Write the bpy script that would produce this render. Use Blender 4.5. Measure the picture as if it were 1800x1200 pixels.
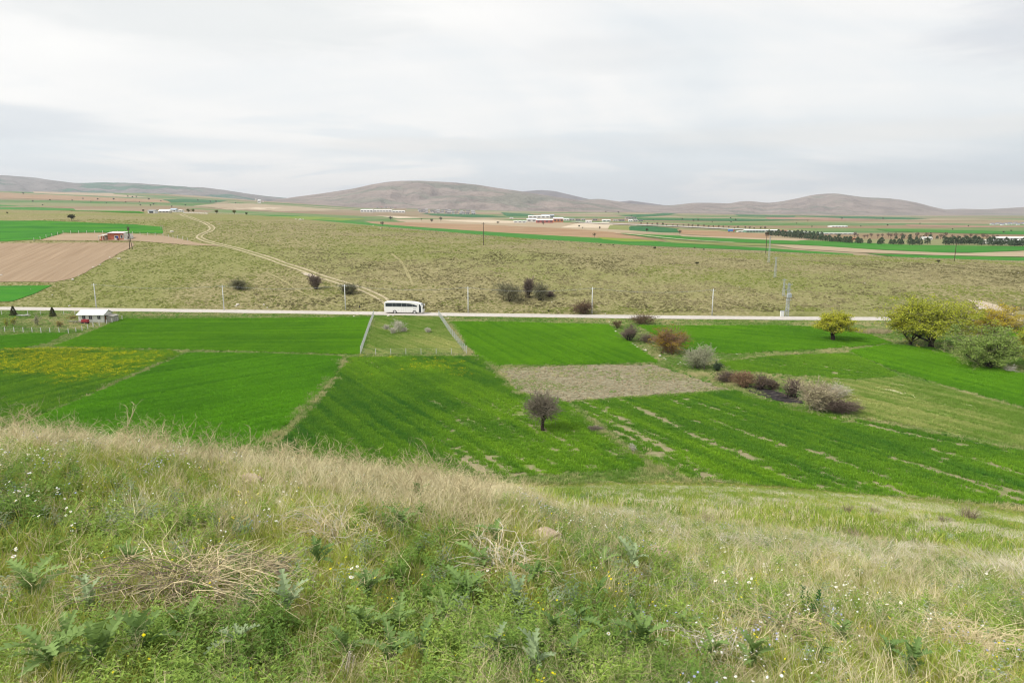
import bpy, bmesh, math, random
import numpy as np
from mathutils import Vector, Matrix
from mathutils.geometry import delaunay_2d_cdt

for _o in list(bpy.data.objects):
    bpy.data.objects.remove(_o)
SC = bpy.context.scene
COL = SC.collection
R = math.radians

# ------------------------------------------------------------------ camera
# the eye is the origin: z = 0 is eye level, the valley floor lies 30 m lower
PITCH = R(10.6)
FPX = 1200.0                       # 24 mm on a 36 mm sensor, in pixels of the 1800 px wide photograph
cam_data = bpy.data.cameras.new("camera")
cam_data.lens = 24.0
cam_data.sensor_width = 36.0
cam_data.clip_start = 0.05
cam_data.clip_end = 60000
cam = bpy.data.objects.new("camera", cam_data)
COL.objects.link(cam)
cam.location = (0, 0, 0)
cam.rotation_euler = (math.pi / 2 - PITCH, 0, 0)
SC.camera = cam

# ------------------------------------------------------------------ view
SC.view_settings.view_transform = 'Standard'
SC.view_settings.look = 'None'
SC.view_settings.exposure = 0.44
SC.view_settings.gamma = 1.0
SC.view_settings.use_curve_mapping = False
SC.cycles.use_denoising = True
SC.cycles.max_bounces = 6
SC.cycles.diffuse_bounces = 3
SC.cycles.transmission_bounces = 4
SC.cycles.volume_bounces = 0
SC.cycles.use_light_tree = False
SC.cycles.filter_width = 1.15

# ------------------------------------------------------------------ node helpers
def nd(nt, typ, ins=None, **props):
    n = nt.nodes.new(typ)
    for k, v in props.items():
        setattr(n, k, v)
    for k, v in (ins or {}).items():
        s = n.inputs[k]
        if isinstance(v, bpy.types.NodeSocket):
            nt.links.new(v, s)
        else:
            if isinstance(v, (tuple, list)) and len(v) == 3 and s.type == 'RGBA':
                v = (*v, 1)
            s.default_value = v
    return n

def noise(nt, vec, scale, detail=3.0, rough=0.55, dist=0.0):
    return nd(nt, 'ShaderNodeTexNoise', {'Vector': vec, 'Scale': scale, 'Detail': detail, 'Roughness': rough,
                                         'Distortion': dist}).outputs['Fac']

def ramp(nt, fac, stops, interp='LINEAR'):
    n = nd(nt, 'ShaderNodeValToRGB', {'Fac': fac})
    cr = n.color_ramp
    cr.interpolation = interp
    while len(cr.elements) < len(stops):
        cr.elements.new(0.5)
    for e, (p, c) in zip(cr.elements, stops):
        e.position = p
        e.color = (*c, 1) if len(c) == 3 else c
    return n.outputs['Color']

def mixc(nt, fac, a, b, blend='MIX'):
    n = nd(nt, 'ShaderNodeMix', data_type='RGBA', blend_type=blend)
    for idx, v in ((0, fac), (6, a), (7, b)):
        s = n.inputs[idx]
        if isinstance(v, bpy.types.NodeSocket):
            nt.links.new(v, s)
        else:
            s.default_value = (*v, 1) if isinstance(v, (tuple, list)) and len(v) == 3 else v
    return n.outputs[2]

def mth(nt, op, a, b=0.0, clamp=False):
    n = nd(nt, 'ShaderNodeMath', operation=op, use_clamp=clamp)
    for i, v in enumerate((a, b)):
        if isinstance(v, bpy.types.NodeSocket):
            nt.links.new(v, n.inputs[i])
        else:
            n.inputs[i].default_value = v
    return n.outputs[0]

def mrange(nt, v, a, b, c=0.0, d=1.0, smooth=True):
    n = nd(nt, 'ShaderNodeMapRange', {'Value': v, 'From Min': a, 'From Max': b, 'To Min': c, 'To Max': d},
           interpolation_type='SMOOTHSTEP' if smooth else 'LINEAR')
    return n.outputs[0]

def wpos(nt):
    return nd(nt, 'ShaderNodeNewGeometry').outputs['Position']

def vscale(nt, vec, s):
    return nd(nt, 'ShaderNodeVectorMath', {0: vec, 1: s}, operation='MULTIPLY').outputs[0]

def vrot(nt, vec, ang):
    return nd(nt, 'ShaderNodeVectorRotate', {'Vector': vec, 'Angle': ang}, rotation_type='Z_AXIS').outputs[0]

def new_mat(name, rough=0.9, spec=0.15):
    m = bpy.data.materials.new(name)
    m.use_nodes = True
    nt = m.node_tree
    b = nt.nodes['Principled BSDF']
    b.inputs['Roughness'].default_value = rough
    b.inputs['Specular IOR Level'].default_value = spec
    return m, nt, b

# ------------------------------------------------------------------ sky and sun (bright overcast)
SUN_EL, SUN_AZ = R(48), R(250)     # azimuth measured from +Y clockwise: the light comes from the left, a little behind
world = bpy.data.worlds.new("World")
SC.world = world
world.use_nodes = True
wn = world.node_tree
bg = wn.nodes['Background']
sky = nd(wn, 'ShaderNodeTexSky', sky_type='NISHITA', sun_disc=False, sun_elevation=SUN_EL, sun_rotation=SUN_AZ,
         air_density=1.0, dust_density=1.5, ozone_density=1.0)
wdir = nd(wn, 'ShaderNodeTexCoord').outputs['Generated']
sep = nd(wn, 'ShaderNodeSeparateXYZ', {0: wdir})
dz = mth(wn, 'ADD', mth(wn, 'MAXIMUM', sep.outputs[2], 0.0), 0.17)
cp = nd(wn, 'ShaderNodeCombineXYZ', {0: mth(wn, 'DIVIDE', sep.outputs[0], dz), 1: mth(wn, 'DIVIDE', sep.outputs[1], dz)}).outputs[0]
cl1 = noise(wn, vscale(wn, vrot(wn, cp, R(-25)), (0.30, 0.62, 1)), 1.0, 6.0, 0.50, 0.7)
cl2 = noise(wn, vscale(wn, vrot(wn, cp, R(12)), (0.16, 0.95, 1)), 1.0, 4.0, 0.6, 0.3)
cl = mth(wn, 'ADD', mth(wn, 'MULTIPLY', cl1, 0.78), mth(wn, 'MULTIPLY', cl2, 0.22))
cloud = ramp(wn, cl, [(0.38, (6.2, 6.7, 7.05)), (0.45, (7.3, 7.55, 7.65)), (0.50, (8.05, 8.05, 7.95)), (0.57, (8.7, 8.6, 8.35))])
# low blue-grey cloud bank streaks near the horizon
bd = nd(wn, 'ShaderNodeCombineXYZ', {0: mth(wn, 'MULTIPLY', sep.outputs[0], 2.2), 1: mth(wn, 'MULTIPLY', sep.outputs[1], 0.9),
                                     2: mth(wn, 'MULTIPLY', sep.outputs[2], 13.0)}).outputs[0]
band = noise(wn, bd, 1.3, 5.0, 0.55, 0.5)
low = mrange(wn, sep.outputs[2], 0.21, 0.02)
bandf = mth(wn, 'MULTIPLY', mrange(wn, band, 0.49, 0.60), low)
cloud = mixc(wn, mth(wn, 'MULTIPLY', bandf, 0.8), cloud, (5.9, 6.6, 7.1))
cloud = mixc(wn, 1.0, cloud, nd(wn, 'ShaderNodeCombineColor', {0: mrange(wn, sep.outputs[2], .30, 0, 1.0, 1.10), 1: mrange(wn, sep.outputs[2], .30, 0, 1.0, 1.095), 2: mrange(wn, sep.outputs[2], .30, 0, 1.0, 1.08)}).outputs[0], 'MULTIPLY')
azn = mth(wn, 'ARCTAN2', sep.outputs[0], sep.outputs[1])
bn = noise(wn, bd, 2.4, 5.0, 0.6, 0.8)
for (a0, e0, sa, se, amt, colr) in ((-.68, .105, .20, .026, .62, (5.4, 6.05, 6.6)), (.60, .050, .30, .026, .62, (5.7, 6.5, 7.1)), (.66, .20, .14, .05, .55, (5.3, 5.6, 6.1)), (-.40, .24, .30, .05, .45, (5.9, 6.3, 6.4)), (.12, .21, .12, .03, .3, (6.0, 6.3, 6.5)), (.05, .09, .35, .02, .35, (6.3, 6.7, 6.9)), (-.12, .095, .22, .012, .5, (8.0, 7.8, 7.4)), (.45, .10, .30, .018, .5, (8.0, 7.8, 7.4))):
    ga = mth(wn, 'POWER', mth(wn, 'DIVIDE', mth(wn, 'SUBTRACT', azn, a0), sa), 2.0)
    ge = mth(wn, 'POWER', mth(wn, 'DIVIDE', mth(wn, 'SUBTRACT', sep.outputs[2], e0), se), 2.0)
    gm = mth(wn, 'POWER', 2.718, mth(wn, 'MULTIPLY', mth(wn, 'ADD', ga, ge), -1.0))
    fm = mth(wn, 'MULTIPLY', mrange(wn, mth(wn, 'ADD', gm, mth(wn, 'MULTIPLY', mth(wn, 'SUBTRACT', bn, .5), .9)), .25, .85), amt)
    cloud = mixc(wn, fm, cloud, colr)
bluefac = mth(wn, 'MULTIPLY', mrange(wn, cl, 0.46, 0.30), 0.12)
skycol = mixc(wn, mth(wn, 'ADD', bluefac, 0.04), cloud, sky.outputs[0])
wn.links.new(skycol, bg.inputs['Color'])
bg.inputs['Strength'].default_value = 0.092

sun_d = bpy.data.lights.new("sun", 'SUN')
sun_d.energy = 2.8
sun_d.angle = R(16)
sun_d.color = (1.0, 0.95, 0.87)
sun = bpy.data.objects.new("sun", sun_d)
COL.objects.link(sun)
sv = Vector((math.sin(SUN_AZ) * math.cos(SUN_EL), math.cos(SUN_AZ) * math.cos(SUN_EL), math.sin(SUN_EL)))
sun.rotation_euler = sv.to_track_quat('Z', 'Y').to_euler()

# ------------------------------------------------------------------ scene helpers
def tag(o, label=None, cat=None, group=None, kind=None):
    if label: o['label'] = label
    if cat: o['category'] = cat
    if group: o['group'] = group
    if kind: o['kind'] = kind
    return o

def empty(name, loc, rz=0.0):
    o = bpy.data.objects.new(name, None)
    o.empty_display_size = 0.3
    o.location = loc
    o.rotation_euler = (0, 0, rz)
    COL.objects.link(o)
    return o

def mesh_obj(name, verts, faces, material=None, parent=None, smooth=False, link=True, attrs=None):
    me = bpy.data.meshes.new(name)
    if isinstance(verts, np.ndarray): verts = verts.tolist()
    if isinstance(faces, np.ndarray): faces = faces.tolist()
    me.from_pydata(verts, [], faces)
    if material is not None:
        me.materials.append(material)
    for k, v in (attrs or {}).items():
        a = me.attributes.new(k, 'FLOAT', 'POINT')
        a.data.foreach_set('value', np.asarray(v, dtype=np.float32))
    if smooth:
        me.polygons.foreach_set('use_smooth', [True] * len(me.polygons))
    me.update()
    o = bpy.data.objects.new(name, me)
    if link: COL.objects.link(o)
    if parent is not None: o.parent = parent
    return o

def copy_tree(o, parent=None):
    c = o.copy()
    COL.objects.link(c)
    if parent is not None: c.parent = parent
    for ch in [k for k in bpy.data.objects if k.parent == o]:
        copy_tree(ch, c)
    return c

class MB:
    """collects boxes, prisms and tubes and links them as one mesh object"""
    def __init__(s):
        s.v, s.f = [], []
    def add(s, vs, fs):
        n = len(s.v)
        s.v += [tuple(p) for p in vs]
        s.f += [tuple(i + n for i in f) for f in fs]
        return s
    def box(s, x0, x1, y0, y1, z0, z1):
        vs = [(x0, y0, z0), (x1, y0, z0), (x1, y1, z0), (x0, y1, z0), (x0, y0, z1), (x1, y0, z1), (x1, y1, z1), (x0, y1, z1)]
        return s.add(vs, [(3, 2, 1, 0), (4, 5, 6, 7), (0, 1, 5, 4), (1, 2, 6, 5), (2, 3, 7, 6), (3, 0, 4, 7)])
    def prism(s, prof, y0, y1):
        """profile of (x, z) points, extruded along y"""
        n = len(prof)
        vs = [(x, y0, z) for x, z in prof] + [(x, y1, z) for x, z in prof]
        fs = [tuple(range(n)), tuple(range(2 * n - 1, n - 1, -1))]
        fs += [(i, i + n, (i + 1) % n + n, (i + 1) % n) for i in range(n)]
        return s.add(vs, fs)
    def prismx(s, prof, x0, x1):
        """profile of (y, z) points, extruded along x"""
        n = len(prof)
        vs = [(x0, y, z) for y, z in prof] + [(x1, y, z) for y, z in prof]
        fs = [tuple(range(n - 1, -1, -1)), tuple(range(n, 2 * n))]
        fs += [((i + 1) % n, (i + 1) % n + n, i + n, i) for i in range(n)]
        return s.add(vs, fs)
    def tube(s, p, q, r0, r1=None, n=5, cap=True):
        r1 = r0 if r1 is None else r1
        p, q = Vector(p), Vector(q)
        d = (q - p)
        if d.length < 1e-6: return s
        d.normalize()
        a = d.orthogonal().normalized()
        b = d.cross(a)
        vs = []
        for c, r in ((p, r0), (q, r1)):
            for i in range(n):
                t = 2 * math.pi * i / n
                vs.append(c + a * (r * math.cos(t)) + b * (r * math.sin(t)))
        fs = [(i, (i + 1) % n, (i + 1) % n + n, i + n) for i in range(n)]
        if cap:
            fs += [tuple(range(n - 1, -1, -1)), tuple(range(n, 2 * n))]
        return s.add(vs, fs)
    def build(s, name, material, parent=None, smooth=False, bevel=0.0):
        o = mesh_obj(name, s.v, s.f, material, parent, smooth)
        if bevel > 0:
            m = o.modifiers.new('bevel', 'BEVEL')
            m.width = bevel
            m.segments = 2
            m.limit_method = 'ANGLE'
        return o

# ------------------------------------------------------------------ numpy noise
def _hash(ix, iy, seed):
    h = (ix.astype(np.int64) * 374761393 + iy.astype(np.int64) * 668265263 + seed * 974711) & 0x7fffffff
    h = ((h ^ (h >> 13)) * 1274126177) & 0x7fffffff
    h = h ^ (h >> 16)
    return (h & 0xffff) / 65535.0

def vnoise(x, y, seed=0):
    x = np.asarray(x, float); y = np.asarray(y, float)
    ix, iy = np.floor(x), np.floor(y)
    fx, fy = x - ix, y - iy
    fx = fx * fx * (3 - 2 * fx); fy = fy * fy * (3 - 2 * fy)
    a = _hash(ix, iy, seed); b = _hash(ix + 1, iy, seed); c = _hash(ix, iy + 1, seed); d = _hash(ix + 1, iy + 1, seed)
    return (a * (1 - fx) + b * fx) * (1 - fy) + (c * (1 - fx) + d * fx) * fy

def fbm(x, y, seed=0, octv=4, gain=0.5):
    s, a, t = 0.0, 1.0, 0.0
    for k in range(octv):
        s = s + a * vnoise(np.asarray(x) * 2 ** k + 17.3 * k, np.asarray(y) * 2 ** k - 9.1 * k, seed + k)
        t += a; a *= gain
    return s / t

def sstep(a, b, x):
    t = np.clip((x - a) / (b - a), 0, 1)
    return t * t * (3 - 2 * t)

def smin(a, b, k):
    h = np.clip(0.5 + 0.5 * (b - a) / k, 0, 1)
    return b * (1 - h) + a * h - k * h * (1 - h)

def smax(a, b, k):
    return -smin(-a, -b, k)

# ------------------------------------------------------------------ lay of the land
SP, CPI = math.sin(PITCH), math.cos(PITCH)
def ray(u, v):
    a = (np.asarray(u, float) - 900) / FPX
    b = (600 - np.asarray(v, float)) / FPX
    return a, CPI + b * SP, -SP + b * CPI     # dx, dy, dz

def to_pix(x, y, z):
    f = y * CPI - z * SP
    up = y * SP + z * CPI
    f = np.maximum(f, 1e-3)
    return 900 + FPX * x / f, 600 - FPX * up / f

Z0 = -30.0
def on_floor(u, v, z=Z0):
    dx, dy, dz_ = ray(u, v)
    t = z / dz_
    return dx * t, dy * t

_rx, _ry = on_floor(np.array([0, 450, 900, 1350, 1800.]), np.array([542.7, 548.2, 555.3, 560, 562.2]))
_rx = np.concatenate([[-900], _rx, [900]]); _ry = np.concatenate([[_ry[0] + 50], _ry, [_ry[-1] - 12]])
_tx = np.arange(-3000, 3001, 5.0)
def _table(xs, ys, win):
    v = np.interp(_tx, xs, ys)
    k = np.hanning(max(3, int(win / 5)) + 2); k /= k.sum()
    vp = np.pad(v, len(k), mode='edge')
    return np.convolve(vp, k, mode='same')[len(k):-len(k)]
_yr = _table(_rx, _ry, 120)
_RR = _table([-900, -467, -340, -206, -112, 0, 88, 240, 600], [760, 700, 640, 540, 450, 385, 350, 322, 330], 110)
_ZR = _table([-900, -467, -330, -206, -112, 0, 88, 240, 600], [12, 3.0, 2.0, -1.0, -6.5, -13.8, -18.0, -22.6, -24], 110)
_WW = _table([-900, -206, -112, 0, 88, 240, 600], [500, 420, 330, 240, 170, 95, 95], 110)
yr = lambda x: np.interp(x, _tx, _yr)
ridgeR = lambda x: np.interp(x, _tx, _RR)
ridgeZ = lambda x: np.interp(x, _tx, _ZR)
ridgeW = lambda x: np.interp(x, _tx, _WW)

def plain_z(x, y):
    a = x / np.maximum(y, 1.0)
    up = np.interp(a, [-1.5, -.75, -.5, -.35, -.22, -.1, 0, .15, .3, .5, .75, 1.5], [150, 158, 142, 96, 62, 54, 44, 38, 27, 18, 14, 10])
    g = np.clip((y - 700) / 3300, 0, 1.0) ** 1.3
    roll = (fbm(x / 900, y / 500, 5, 3) - 0.5) * 14 * np.clip((y - 900) / 1500, 0, 1)
    return Z0 + up * g + roll * np.clip(-a * 3, 0, 1)

_az = np.radians([-180, -120, -70, -38, -27.6, -10, 0, 14.8, 35.4, 60, 110, 180])
_g1 = [.0, .03, .10, .125, .168, .242, .252, .31, .30, .25, .05, .0]
_dc = [9, 9, 11, 13, 12, 10, 8.6, 6, 6, 6, 8, 9]
_g2 = [.02, .2, .6, .75, .62, .48, .42, .388, .352, .33, .15, .02]
def mound_z(x, y):
    d = np.hypot(x, y) + 1e-6
    az = np.arctan2(x, y)
    wob = (fbm(np.cos(az) * 9 + 5, np.sin(az) * 9 + 7, 61, 3) - .5)
    g1 = np.interp(az, _az, _g1); g2 = np.interp(az, _az, _g2); dc = np.interp(az, _az, _dc) + wob * 2.0
    t = d - dc
    roll = 0.5 * (t + np.sqrt(t * t + 1.8))          # smooth max(0, t)
    z = -1.66 - g1 * d - (g2 - g1) * (roll - 0.5 * (np.sqrt(dc * dc + 1.8) - dc))
    z = z + (fbm(x / 1.7, y / 1.7, 21, 3) - .5) * 0.26 * np.clip(d / 3, 0, 1) * np.clip(1.6 - d / 60, 0.2, 1)
    return z

def zt(x, y):
    x = np.asarray(x, float); y = np.asarray(y, float)
    r0 = yr(x) + 4.0
    RR = np.maximum(ridgeR(x), r0 + 60)
    zR = ridgeZ(x)
    f = np.clip((y - r0) / (RR - r0), 0, 1)
    zh = Z0 + (zR - Z0) * (1 - (1 - f) ** 2.25)
    zh = zh + (fbm(x / 46, y / 40, 3, 3) - .5) * 2.2 * np.sin(np.pi * np.clip(f, 0, 1)) * sstep(0, .12, f)
    g = sstep(0, 1, (y - RR) / ridgeW(x))
    zp = plain_z(x, y)
    zh = np.where(y > RR, zR * (1 - g) + zp * g, zh)
    und = (fbm(x / 38, y / 38, 11, 2) - .5) * 0.9 * sstep(0, 12, r0 - 6 - y)
    zv = Z0 + und
    z = np.where(y > r0, zh, zv)
    m = mound_z(x, y)
    near = (np.hypot(x, y) < 260) & (y < 190)
    return np.where(near, smax(m, z, 1.2), z)

def P(u, v, t0=45.0):
    """world point where the view ray through photograph pixel (u, v) meets the ground beyond t0 metres"""
    u = np.atleast_1d(np.asarray(u, float)); v = np.atleast_1d(np.asarray(v, float))
    dx, dy, dz_ = ray(u, v)
    ts = np.concatenate([np.arange(0.8, 20, .1), np.arange(20, 200, .5), np.geomspace(200, 11000, 1500)])
    ts = ts[ts >= t0]
    X = dx[:, None] * ts; Y = dy[:, None] * ts; Zr = dz_[:, None] * ts
    below = Zr < zt(X, Y)
    k = np.where(below.any(1), below.argmax(1), len(ts) - 1)
    lo = ts[np.maximum(k - 1, 0)]; hi = ts[k]
    for _ in range(24):
        m = (lo + hi) / 2
        b = dz_ * m < zt(dx * m, dy * m)
        hi = np.where(b, m, hi); lo = np.where(b, lo, m)
    x, y = dx * hi, dy * hi
    return np.stack([x, y, zt(x, y)], 1)

def P1(u, v, t0=45.0):
    return Vector(P(u, v, t0)[0])

def inside(px, py, poly):
    """points in polygon (vectorised)"""
    c = np.zeros(len(px), bool)
    n = len(poly)
    for i in range(n):
        x1, y1 = poly[i]; x2, y2 = poly[(i + 1) % n]
        if y1 == y2: continue
        hit = ((y1 > py) != (y2 > py)) & (px < (x2 - x1) * (py - y1) / (y2 - y1) + x1)
        c ^= hit
    return c
# ------------------------------------------------------------------ ground materials
def ground_mat(name, stops, scale, detail=6, aniso=(1, 1, 1), rot=0.0, bump=0.4, bscale=None, big=None):
    m, nt, b = new_mat(name, 0.95, 0.05)
    p = wpos(nt)
    q = vscale(nt, vrot(nt, p, rot), aniso)
    n = noise(nt, q, scale, detail, 0.62, 0.3)
    c = ramp(nt, n, stops)
    if big:
        bs, bc, bf = big
        c = mixc(nt, mth(nt, 'MULTIPLY', mrange(nt, noise(nt, p, bs, 3), .42, .62), bf), c, bc)
    nt.links.new(c, b.inputs['Base Color'])
    bm_ = nd(nt, 'ShaderNodeBump', {'Height': noise(nt, q, bscale or scale * 2.2, 4), 'Strength': bump, 'Distance': 0.15 / max(scale, .2)})
    nt.links.new(bm_.outputs[0], b.inputs['Normal'])
    return m

M_slope = ground_mat('slope_soil', [(.3, (.10, .11, .03)), (.5, (.20, .20, .06)), (.62, (.30, .27, .11)), (.75, (.40, .34, .17))], 3.5)
M_valley = ground_mat('valley_turf', [(.3, (.04, .10, .012)), (.48, (.07, .15, .02)), (.6, (.15, .18, .05)), (.74, (.26, .24, .11))], 0.55)
M_hill = ground_mat('steppe_turf', [(.3, (.12, .11, .045)), (.45, (.20, .185, .08)), (.58, (.28, .245, .13)), (.75, (.38, .33, .20))], 0.9,
                    big=(0.013, (.17, .20, .05), 0.5))
def mosaic(name):
    m, nt, b = new_mat(name, 0.95, 0.05)
    p = wpos(nt)
    q = vscale(nt, vrot(nt, p, R(-7)), (1 / 620, 1 / 210, 0))
    vo = nd(nt, 'ShaderNodeTexVoronoi', {'Vector': q, 'Scale': 1.0, 'Randomness': 0.9}, distance='CHEBYCHEV', feature='F1')
    rnd = nd(nt, 'ShaderNodeSeparateColor', {0: vo.outputs['Color']}).outputs[0]
    c = ramp(nt, rnd, [(0, (.06, .16, .03)), (.18, (.23, .16, .09)), (.34, (.30, .24, .15)), (.48, (.10, .19, .05)), (.6, (.26, .19, .12)),
                       (.72, (.20, .21, .09)), (.84, (.34, .28, .18)), (.93, (.07, .17, .05))], 'CONSTANT')
    n = noise(nt, p, 0.012, 5)
    c = mixc(nt, mrange(nt, n, .35, .7, 0, .55), c, (.24, .21, .12))
    nt.links.new(c, b.inputs['Base Color'])
    return m
M_plain = mosaic('far_field_mosaic')

# ------------------------------------------------------------------ the ground, one sheet cut into its regions
def build_ground():
    az = np.concatenate([np.arange(-58, 58.01, 0.3), np.arange(64, 302, 8)])
    rr = np.concatenate([[0.35], np.geomspace(0.6, 60, 110), np.geomspace(60.6, 720, 230), np.geomspace(730, 16000, 70)])
    A, Rr = np.meshgrid(np.radians(az), rr, indexing='ij')
    X = np.sin(A) * Rr; Y = np.cos(A) * Rr
    Z = zt(X, Y)
    nA, nR = X.shape
    V = np.stack([X.ravel(), Y.ravel(), Z.ravel()], 1)
    i, j = np.meshgrid(np.arange(nA), np.arange(nR - 1), indexing='ij')
    i2 = (i + 1) % nA
    F = np.stack([i * nR + j, i * nR + j + 1, i2 * nR + j + 1, i2 * nR + j], -1).reshape(-1, 4)
    cx = V[F, 0].mean(1); cy = V[F, 1].mean(1); cz = V[F, 2].mean(1)
    mz = mound_z(cx, cy)
    y0 = yr(cx)
    reg = np.full(len(F), 3)
    reg[(cy <= ridgeR(cx) + 60) & (cy > y0)] = 2
    reg[(cy <= y0)] = 1
    reg[(mz > cz - 0.9) & (np.hypot(cx, cy) < 260) & (cy < 190)] = 0
    reg[cy < -1] = 0
    for k, (nm, mt, lab) in enumerate((('grassy_slope', M_slope, 'weedy grass slope falling away from the viewpoint'),
                                  ('valley_ground', M_valley, 'green valley floor between the crop fields and the road'),
                                  ('steppe_hill', M_hill, 'olive and straw steppe hillside beyond the road'),
                                  ('plain', M_plain, 'far plain of brown and green fields before the hills'))):
        f = F[reg == k]
        used, inv = np.unique(f, return_inverse=True)
        o = mesh_obj(nm, V[used], inv.reshape(-1, 4), mt, smooth=True)
        tag(o, lab, kind='structure')
    # cap under the eye
build_ground()

# ------------------------------------------------------------------ far hills
def hill_mat(name, base, dark, green, gf):
    m, nt, b = new_mat(name, 0.95, 0.03)
    p = wpos(nt)
    n1 = noise(nt, vscale(nt, p, (1, 1, 3)), 0.004, 7, 0.62, 0.5)
    n2 = noise(nt, vscale(nt, vrot(nt, p, R(20)), (0.5, 1.3, 1)), 0.0022, 4, 0.55, 0.8)
    c = ramp(nt, n1, [(.3, dark), (.5, base), (.7, tuple(min(1, x * 1.22) for x in base))])
    g = mth(nt, 'MULTIPLY', mrange(nt, n2, .54, .60), gf)
    c = mixc(nt, g, c, green)
    n3 = noise(nt, p, 0.03, 4, 0.6)
    c = mixc(nt, mth(nt, 'MULTIPLY', mrange(nt, n3, .58, .68), .35), c, tuple(x * .55 for x in dark))
    nt.links.new(c, b.inputs['Base Color'])
    bm_ = nd(nt, 'ShaderNodeBump', {'Height': noise(nt, p, 0.008, 6, .6), 'Strength': 1.0, 'Distance': 60.0})
    nt.links.new(bm_.outputs[0], b.inputs['Normal'])
    return m

def range_hill(label, D, front, pts, material, seed, rough=0.12, back=1500, samples=360, nf=46):
    us = np.array([p[0] for p in pts], float); vs = np.array([p[1] for p in pts], float)
    uu = np.linspace(us[0], us[-1], samples)
    vv = np.interp(uu, us, vs)
    k = np.hanning(15); k /= k.sum()
    vv = np.convolve(np.pad(vv, 15, mode='edge'), k, 'same')[15:-15]
    a, b_, c_ = ray(uu, vv)
    top = c_ / b_ * D                     # height of the crest at depth D
    ax = a / b_
    ts = np.concatenate([np.linspace(0, 1, nf), 1 + np.linspace(.06, 1, 10)])
    V = np.zeros((len(uu), len(ts), 3))
    for j, t in enumerate(ts):
        if t <= 1:
            y = D - front * (1 - t)
        else:
            y = D + back * (t - 1)
        wob = (fbm(uu / 60, np.full_like(uu, t * 1.2), seed + 40, 3) - .5) * front * .35 * (t * (1 - t) * 4 if t < 1 else 0)
        yy = y + wob
        x = ax * yy
        base = plain_z(ax * (D - front), np.full_like(uu, D - front)) - 6
        prof = .5 * t + .5 * t * t * (3 - 2 * t) if t <= 1 else (1 - sstep(0, 1, t - 1) * 1.05)
        prof = min(prof, 1.0) if t <= 1 else prof
        amp = rough * np.clip(top - base, 5, None)
        rid = 1 - np.abs(2 * fbm(uu / 62 + seed + t * 1.1, np.full_like(uu, t * 1.9), seed, 4) - 1) * 2.2
        g = (rid - .5) * amp * (t * (1 - t) * 4 if t <= 1 else 0)
        z = base + (top - base) * prof + g
        V[:, j] = np.stack([x, yy, z], 1)
    nU, nT = V.shape[:2]
    i, j = np.meshgrid(np.arange(nU - 1), np.arange(nT - 1), indexing='ij')
    F = np.stack([i * nT + j, (i + 1) * nT + j, (i + 1) * nT + j + 1, i * nT + j + 1], -1).reshape(-1, 4)
    o = mesh_obj('hill', V.reshape(-1, 3), F, material, smooth=True)
    tag(o, label, kind='structure')
    return o

MH_l = hill_mat('hill_grey_green', (.19, .178, .172), (.11, .112, .115), (.05, .14, .095), .9)
MH_c = hill_mat('hill_mauve', (.255, .208, .182), (.15, .124, .115), (.075, .135, .085), .38)
MH_f = hill_mat('hill_far', (.14, .118, .128), (.09, .078, .092), (.08, .10, .08), .2)
range_hill('long grey-green range on the left skyline', 6800, 2000,
           [(-420, 318), (-200, 306), (0, 308), (60, 312), (110, 320), (135, 322), (190, 321), (250, 323), (300, 327), (330, 329), (360, 330), (400, 335), (450, 343), (500, 348), (560, 352), (620, 366)], MH_l, 3)
range_hill('broad mauve hill with a rounded top left of the skyline centre', 6000, 1900,
           [(430, 372), (480, 352), (520, 346), (560, 341), (600, 335), (625, 331), (650, 325), (680, 320), (705, 318), (740, 318), (775, 319.5), (800, 321), (840, 325), (870, 330), (920, 337), (970, 345), (1020, 352), (1080, 366), (1120, 378)], MH_c, 7)
range_hill('dark bluish hill behind the broad mauve one', 9500, 2200,
           [(840, 352), (900, 339), (925, 336), (950, 334), (975, 336), (1000, 342), (1035, 350), (1060, 356), (1085, 355), (1108, 352.5), (1140, 357), (1170, 361), (1230, 372)], MH_f, 11)
range_hill('pale rolling foothills in front of the mauve hill', 4900, 800,
           [(560, 374), (600, 368), (640, 363), (690, 356), (740, 349), (790, 341), (830, 337), (870, 337), (905, 340), (950, 346), (1000, 353), (1040, 357), (1080, 364), (1130, 374)], MH_c, 17, rough=.16)
range_hill('mauve hills with a pointed summit right of centre', 7000, 2400,
           [(930, 374), (990, 357), (1030, 350.5), (1055, 349.5), (1085, 354), (1110, 358), (1150, 361), (1180, 361), (1220, 356.5), (1250, 356.5), (1283, 358), (1300, 354), (1320, 353.5), (1350, 357), (1375, 354), (1400, 349), (1430, 342.5), (1450, 340.5), (1470, 340), (1490, 343), (1520, 347), (1560, 348.5), (1590, 352), (1615, 357), (1640, 364), (1665, 369), (1720, 378)], MH_c, 23)
range_hill('low pale hills at the right edge of the skyline', 7700, 2000,
           [(1540, 378), (1600, 374), (1640, 371), (1665, 368), (1690, 367), (1730, 368), (1770, 366), (1800, 364), (1900, 358), (2050, 350), (2250, 352)], MH_c, 29)
# ------------------------------------------------------------------ fields, road and tracks
def edge_points(poly, step, jit, rng):
    out = []
    n = len(poly)
    for i in range(n):
        p, q = np.array(poly[i]), np.array(poly[(i + 1) % n])
        L = np.hypot(*(q - p)); k = max(1, int(L / step))
        nv = np.array([-(q - p)[1], (q - p)[0]]) / max(L, 1e-6)
        for t in range(k):
            w = p + (q - p) * t / k
            if t: w = w + nv * rng.uniform(-jit, jit)
            out.append((w[0], w[1]))
    return out

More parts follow.
